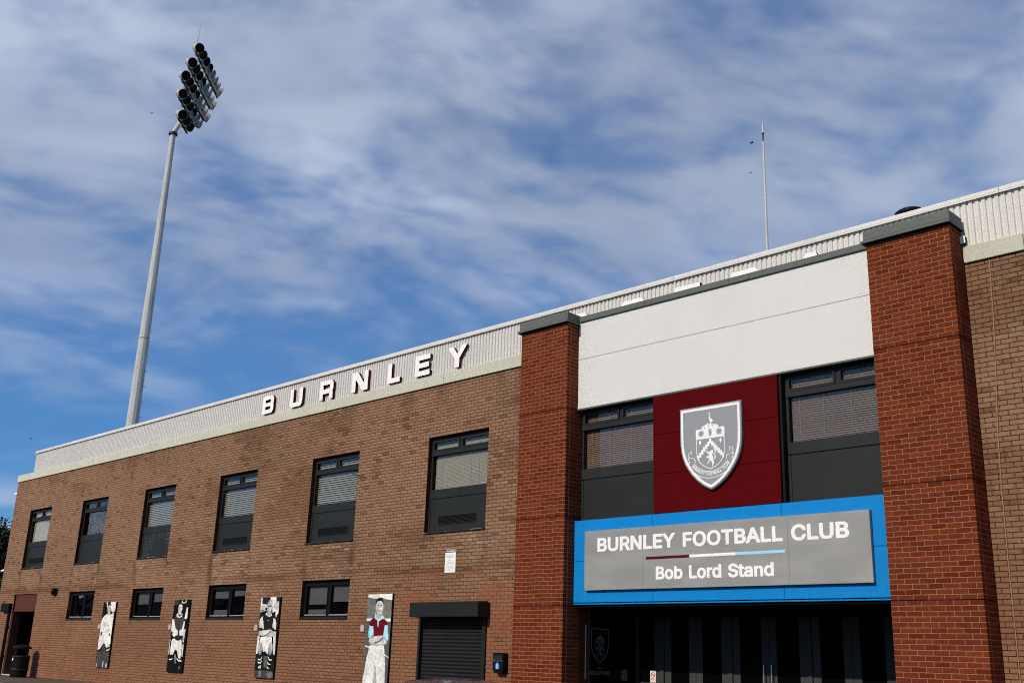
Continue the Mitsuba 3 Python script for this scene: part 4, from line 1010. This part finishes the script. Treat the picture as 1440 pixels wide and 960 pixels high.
# ------------------------------------------------------------------ litter bin
LB = thing('litter_bin', 'black round litter bin standing by the far left doorway', 'bin')
bc = (-38.14, -.50, 0.0)
part(LB, 'body', lathe([(0, .005), (.25, .005), (.262, .03), (.275, .22), (.285, .24), (.285, .30), (.275, .32), (.283, .62), (.292, .64), (.292, .70), (.28, .715), (0, .715)], bc, n=32), 'm_black_frame', 30)
part(LB, 'post', cat([cbx(bc[0] + .235 * math.cos(a) - .03, bc[0] + .235 * math.cos(a) + .03, bc[1] + .235 * math.sin(a) - .03, bc[1] + .235 * math.sin(a) + .03, .716, .925, .006) for a in np.arange(4) * math.pi / 2 + .5]), 'm_black_frame')
part(LB, 'lid', lathe([(0, .926), (.285, .926), (.298, .94), (.298, .975), (.27, 1.005), (.18, 1.045), (.06, 1.065), (0, 1.07)], bc, n=32), 'm_black_frame', 30)
for z in (.27, .67):
    part(LB, 'gold_band', lathe([(.2862, z - .004), (.2885, z), (.2862, z + .004)] if z < .5 else [(.2932, z - .004), (.2955, z), (.2932, z + .004)], bc, n=32), 'm_gold', 30)
part(LB, 'label', bx(bc[0] - .035, bc[0] + .035, bc[1] - .300, bc[1] - .2935, .55, .64) if False else cbx(bc[0] + .02, bc[0] + .095, bc[1] - .295, bc[1] - .262, .545, .625, .003), 'm_label')

# ------------------------------------------------------------------ roof: vent and flagpole
FP = thing('roof_mast', 'thin pale mast standing on the roof behind the white panels', 'mast')
part(FP, 'shaft', cyl((-10.91, 3, 7.3), (-10.902, 3, 12.1), .036, .024, 12), 'm_galv', 30)
part(FP, 'cap', cyl((-10.902, 3, 12.3), (-10.902, 3, 12.57), .020, .014, 10), 'm_galv', 30)
part(FP, 'collar', cat(cyl((-10.902, 3, 12.1), (-10.902, 3, 12.3), .016, n=10), cyl((-10.902, 3, 12.28), (-10.902, 3, 12.31), .028, n=10)), 'm_frame')
part(FP, 'base_plate', cbx(-11.05, -10.77, 2.86, 3.14, 7.314, 7.335, .004), 'm_galv')
RV = thing('roof_vent', 'black mushroom vent cap rising behind the parapet beside the right pillar', 'vent')
part(RV, 'cap', lathe([(0, 8.985), (.20, 8.985), (.275, 9.02), (.275, 9.05), (.20, 9.10), (.08, 9.125), (0, 9.13)], (-7.36, 2.0, 0), n=28), 'm_black_frame', 30)
part(RV, 'flue', cyl((-7.36, 2, 7.32), (-7.36, 2, 8.984), .12, n=18), 'm_black_frame', 30)

# ------------------------------------------------------------------ floodlight
FL = thing('floodlight_mast', 'tall galvanised floodlight mast with rows of round lamps behind the stand', 'floodlight')
def octo(p0, p1, r0, r1): return cyl(p0, p1, r0, r1, 12)
px, py = -50.29, 7.83
segs = [(0, .37), (11.5, .325), (16.3, .27), (16.35, .262), (25.0, .155), (28.0, .145)]
for (z0, r0), (z1, r1) in ((segs[0], segs[2]), (segs[3], segs[5])):
    part(FL, 'pole', octo((px, py, z0), (px, py, z1), r0, r1), 'm_galv', label=None)
part(FL, 'flange', cyl((px, py, 28.0), (px, py, 28.12), .24, n=20), 'm_bar')
rungs = [cyl((px + .27 * .7, py + .27 * .7, z), (px + .42 * .7, py + .42 * .7, z), .02, n=6) for z in np.arange(9, 17, .8)]
part(FL, 'rung', cat(rungs), 'm_galv')
head = np.array([px, py, 28.12])
bdir = np.array([-.72, .69, 0.0]); bdir /= np.linalg.norm(bdir)       # along the lamp bars, away from the camera
ndir = np.array([.62, .60, -.50]); ndir /= np.linalg.norm(ndir)       # towards the pitch
rows = [(31.79, (-47.55, 7.12), 4.95, 8), (30.97, (-47.85, 6.98), 4.70, 8), (30.20, (-48.08, 6.82), 4.60, 8), (29.26, (-48.36, 6.93), 3.30, 6), (27.98, (-48.20, 7.00), 1.75, 3)]
top = np.array([-49.35, 8.78, 31.85])
el = np.array([-49.86, 8.26, 29.4])
part(FL, 'mast_arm', cat(octo(head, el, .135, .12), octo(el, top, .12, .09)), 'm_galv')
part(FL, 'lightning_rod', cyl((-47.6, 7.2, 31.9), (-47.55, 7.25, 33.45), .014, .006, 6), 'm_bar')
for z, (x0, y0), L, n in rows:
    a = np.array([x0, y0, z]); b = a + bdir * L
    part(FL, 'lamp_bar', cyl(a, b, .055, n=8), 'm_bar')
    for i in range(n):
        f = i / 7.0
        c = a + bdir * (.05 + i * .645) + np.array([.10, .10, .20])
        # near lamps look down towards the camera's side of the pitch, far ones along the stand
        ang = math.radians(-44 + 76 * f)
        hx = np.array([math.cos(ang) * .707 + math.sin(ang) * -.707 * 1.0, math.cos(ang) * .707 + math.sin(ang) * .707, 0])
        ax = hx * .88 + np.array([0, 0, -.46 + .14 * f]); ax /= np.linalg.norm(ax)
        prof = [(0, -.44), (.15, -.44), (.19, -.39), (.205, -.14), (.255, .02), (.27, .20), (.258, .20)]
        lk = part(FL, 'lamp', lathe(prof, c, ax, 16), 'm_lamp_house', 35)
        scene[f'{lk}__lens'] = mikit.ply(lathe([(.258, .185), (.15, .175), (0, .17)], c, ax, 16), 'm_lamp_lens', True)
        scene[f'{lk}__bracket'] = mikit.ply(cyl(c - ax * .15, c - np.array([.10, .10, .20]), .03, n=6), 'm_bar')
for r, q_, q, q2 in ((rows[0], rows[1], 1.2, 1.1), (rows[1], rows[2], 1.1, 1.0), (rows[2], rows[3], 1.0, .9), (rows[0], rows[1], 3.4, 3.2), (rows[1], rows[2], 3.2, 3.0), (rows[2], rows[3], 3.0, 2.7)):
    part(FL, 'cross_tube', cyl(np.array([r[1][0], r[1][1], r[0]]) + bdir * q, np.array([q_[1][0], q_[1][1], q_[0]]) + bdir * q2, .04, n=8), 'm_bar')

# ------------------------------------------------------------------ tree at the far left
def leafy(name, label, base, h, r, n, seed):
    rs = np.random.default_rng(seed)
    K = thing(name, label, 'tree')
    b = np.array(base, float)
    limbs = [cyl(b, b + [0, 0, h * .55], r * .09, r * .05, 10)]
    tips = []
    for i in range(26):
        a, z = rs.uniform(0, 2 * math.pi), h * rs.uniform(.18, .95)
        rad = r * (1.05 - .75 * (z / h) ** 1.6) * rs.uniform(.5, 1)
        p0 = b + [0, 0, min(z * .7, h * .54)]; p1 = b + [rad * math.cos(a), rad * math.sin(a), z]
        limbs.append(cyl(p0, p1, r * .025, r * .006, 6)); tips.append(p1)
    part(K, 'trunk', cat(limbs), 'm_bark', True)
    tips = np.array(tips)
    c = tips[rs.integers(0, len(tips), n)] + rs.normal(0, r * .17, (n, 3))
    u = rs.normal(0, 1, (n, 3)); u /= np.linalg.norm(u, axis=1, keepdims=True)
    w = np.cross(u, rs.normal(0, 1, (n, 3))); w /= np.linalg.norm(w, axis=1, keepdims=True)
    s = rs.uniform(.07, .16, (n, 1))
    v = np.stack([c - u * s, c + w * s * .5, c + u * s, c - w * s * .5], 1).reshape(-1, 3)
    k = np.arange(n)[:, None] * 4
    part(K, 'crown', trimesh.Trimesh(v, np.vstack([k + [0, 1, 2], k + [0, 2, 3]]), process=False), 'm_leaf')


leafy('leafy_tree', 'dark bushy tree at the left edge behind the corner of the stand', (-62.9, 6.6, 0), 7.1, 2.6, 16000, 5)
YW = thing('yard_wall', 'dark low wall at the left edge beyond the corner of the stand', 'wall')
part(YW, 'wall_face', bx(-75, XL - 1.4, 3.0, 3.2, 0, 3.6), 'm_dark')
part(YW, 'wall_coping', cbx(-75, XL - 1.38, 2.95, 3.25, 3.601, 3.68, .01), 'm_dark')

# ------------------------------------------------------------------ navy car in front, only its roof in view
CA = thing('parked_car', 'navy car whose roof just shows at the bottom edge', 'car')
def loft(stations):
    """stations: (s along the car, half width, [(fraction across, z)...]) -> skin"""
    v, f, m = [], [], len(stations[0][1])
    for s, prof in stations: v += [[s, a, z] for a, z in prof]
    for i in range(len(stations) - 1):
        for j in range(m - 1):
            q = i * m + j
            f += [[q, q + 1, q + m + 1], [q, q + m + 1, q + m]]
    return trimesh.Trimesh(v, f, process=False)
def roofprof(hw, zt, zs, n=11):
    t = np.linspace(-1, 1, n)
    return [(hw * a, zt - (zt - zs) * abs(a) ** 2.6) for a in t]
car_to = T().translate([-5.80, -9.98, -.48]).rotate([0, 0, 1], 134)
def car_part(name, mesh, m, smooth=False): part(CA, name, mesh, m, smooth, to_world=car_to)
car_part('roof', loft([(-1.35, roofprof(.52, 1.30, 1.22)), (-1.1, roofprof(.56, 1.385, 1.29)), (-.6, roofprof(.585, 1.428, 1.32)), (0, roofprof(.59, 1.436, 1.325)), (.45, roofprof(.575, 1.415, 1.31)), (.75, roofprof(.55, 1.37, 1.275))]), 'm_car', True)
body = loft([(-2.05, roofprof(.72, .62, .35)), (-1.95, roofprof(.82, .90, .30)), (-1.6, roofprof(.86, .97, .28)), (0, roofprof(.88, .95, .26)), (.95, roofprof(.87, .92, .27)), (1.6, roofprof(.84, .84, .30)), (2.0, roofprof(.76, .70, .34)), (2.1, roofprof(.62, .52, .40))])
car_part('body', body, 'm_car', True)
car_part('floor_pan', bx(-1.9, 1.9, -.75, .75, .22, .36), 'm_dark')
side = lambda s: trimesh.Trimesh([[-1.35, s * .52, 1.215], [.75, s * .55, 1.27], [1.4, s * .80, .89], [-1.8, s * .80, .93]], [[0, 1, 2], [0, 2, 3]], process=False)
car_part('side_window', side(1), 'm_dark_glass'); car_part('side_window', side(-1), 'm_dark_glass')
car_part('windscreen', trimesh.Trimesh([[.75, -.55, 1.28], [.75, .55, 1.28], [1.42, .78, .90], [1.42, -.78, .90]], [[0, 1, 2], [0, 2, 3]], process=False), 'm_dark_glass')
car_part('rear_window', trimesh.Trimesh([[-1.35, -.52, 1.22], [-1.35, .52, 1.22], [-1.82, .76, .93], [-1.82, -.76, .93]], [[0, 1, 2], [0, 2, 3]], process=False), 'm_dark_glass')
for sx in (-1.3, 1.3):
    for sy in (-1, 1):
        car_part('wheel', cat(cyl((sx, sy * .68, .31), (sx, sy * .87, .31), .31, n=24), cyl((sx, sy * .87, .31), (sx, sy * .885, .31), .19, n=16)), 'm_tyre')
for sy in (-1, 1):
    car_part('headlight', cbx(1.98, 2.08, sy * .56 - .14, sy * .56 + .14, .58, .68, .02), 'm_steel')
    car_part('tail_light', cbx(-2.02, -1.94, sy * .66 - .08, sy * .66 + .08, .72, .88, .015), 'm_red')

# ------------------------------------------------------------------ bare tree across the yard, seen as a reflection in the dark window
BT = thing('bare_tree', 'bare branching tree reflected in the dark bare window of the brick wall', 'tree')
tr = np.random.default_rng(12)
twigs = []
def grow(p, d, L, r, depth):
    q = p + d * L
    twigs.append(cyl(p, q, r, r * .66, 6 if depth < 3 else 4))
    if depth == 6: return
    for _ in range(3 if depth in (1, 2, 3) else 2):
        e = d + tr.normal(0, .46, 3) + np.array([0, 0, .06]); e /= np.linalg.norm(e)
        grow(q, e, L * tr.uniform(.66, .84), r * .62, depth + 1)
grow(np.array([-82.0, -20.3, -.5]), np.array([0, 0, 1.0]), 3.6, .24, 0)
part(BT, 'trunk', twigs[0], 'm_bark', True)
part(BT, 'branches', cat(twigs[1:]), 'm_bark', kind='stuff')

# ------------------------------------------------------------------ terrace across the road: stands behind the camera, seen only as dark shapes in the low windows and doors
mat('m_house_wall', weather((.16, .13, .10), (.11, .09, .07), .6, 1.1, .6), .9, .1)
mat('m_slate', weather((.06, .06, .065), (.04, .04, .045), 1.5, 2.5, .6), .8, .2)
for i in range(12):
    x0 = -128 + 9.2 * i
    hh = 5.2 + .25 * ((i * 7) % 3)
    H = thing('terraced_house', 'brick terraced house with slate roof, seen only as a dark reflection in the low windows', 'house', 'terraced houses reflected in the glass')
    y0, y1 = -46.0, -38.0
    part(H, 'wall', bx(x0, x0 + 9.0, y0, y1, -.5, hh), 'm_house_wall')
    ym = (y0 + y1) / 2
    gable = i % 3 == 1
    if gable:
        v = np.array([[x0 - .2, y0, hh], [x0 + 9.2, y0, hh], [x0 + 4.5, y0, hh + 2.9], [x0 - .2, y1 + .3, hh], [x0 + 9.2, y1 + .3, hh], [x0 + 4.5, y1 + .3, hh + 2.9]])
    else:
        v = np.array([[x0, y0 - .3, hh], [x0, y1 + .3, hh], [x0, ym, hh + 2.5], [x0 + 9.0, y0 - .3, hh], [x0 + 9.0, y1 + .3, hh], [x0 + 9.0, ym, hh + 2.5]])
    r_ = part(H, 'roof', trimesh.convex.convex_hull(v), 'm_slate')
    scene[f'{r_}__chimney'] = mikit.ply(bx(x0 + .3, x0 + 1.3, ym - .4, ym + .4, hh + 1.2, hh + 3.6), 'm_house_wall')
    part(H, 'door', bx(x0 + 1.0, x0 + 2.0, y1 + .002, y1 + .06, -.5, 1.7), 'm_frame')
    for wx, wz in ((3.4, .4), (6.2, .4), (1.0, 3.0), (6.2, 3.0)):
        part(H, 'window', bx(x0 + wx, x0 + wx + 1.4, y1 + .002, y1 + .05, wz, wz + 1.5), 'm_dark_glass')

# ------------------------------------------------------------------ a few birds high over the stand
def bird(c, yaw, span, flap, label):
    c = np.asarray(c, float)
    import manifold3d as m3
    hull = lambda ps: m3.Manifold.batch_hull([m3.Manifold.sphere(r, 10).translate(p) for p, r in ps])
    k = span / .5
    b = hull([((-.13 * k, 0, 0), .012 * k), ((-.02 * k, 0, 0), .034 * k), ((.07 * k, 0, .005 * k), .030 * k)]) + hull([((.07 * k, 0, .005 * k), .026 * k), ((.115 * k, 0, .016 * k), .021 * k)]) + hull([((.11 * k, 0, .016 * k), .012 * k), ((.15 * k, 0, .012 * k), .003 * k)])
    b += hull([((-.10 * k, 0, 0), .014 * k), ((-.20 * k, -.03 * k, 0), .004 * k), ((-.20 * k, .03 * k, 0), .004 * k)])
    for q in (-1, 1):
        b += hull([((.05 * k, 0, .01 * k), .012 * k), ((-.04 * k, 0, .01 * k), .010 * k), ((.055 * k, q * .13 * k, flap * .10 * k), .007 * k), ((-.03 * k, q * .13 * k, flap * .10 * k), .004 * k)])
        b += hull([((.055 * k, q * .13 * k, flap * .10 * k), .007 * k), ((-.03 * k, q * .13 * k, flap * .10 * k), .004 * k), ((-.03 * k, q * .25 * k, flap * .12 * k), .003 * k)])
    m = b.to_mesh(); v = np.array(m.vert_properties[:, :3])
    a = math.radians(yaw); v = v @ np.array([[math.cos(a), math.sin(a), 0], [-math.sin(a), math.cos(a), 0], [0, 0, 1]]) + c
    kk = thing('bird', label, 'bird', 'birds in the sky')
    scene[kk] = mikit.ply(trimesh.Trimesh(v, np.array(m.tri_verts), process=False), 'm_black_frame', 40)
bird((-61.30, 7.09, 12.28), 30, .26, .5, 'tiny dark bird low in the blue sky above the left end of the roof')
bird((-53.02, 7.68, 30.30), 120, .24, -.4, 'tiny dark bird in the cloud left of the floodlight head')
bird((-29.0, 32.13, 29.81), 45, .40, .2, 'tiny bird with spread wings left of the top of the roof mast')
bird((-29.34, 32.49, 28.18), 140, .26, .6, 'tiny dark bird left of the middle of the roof mast')
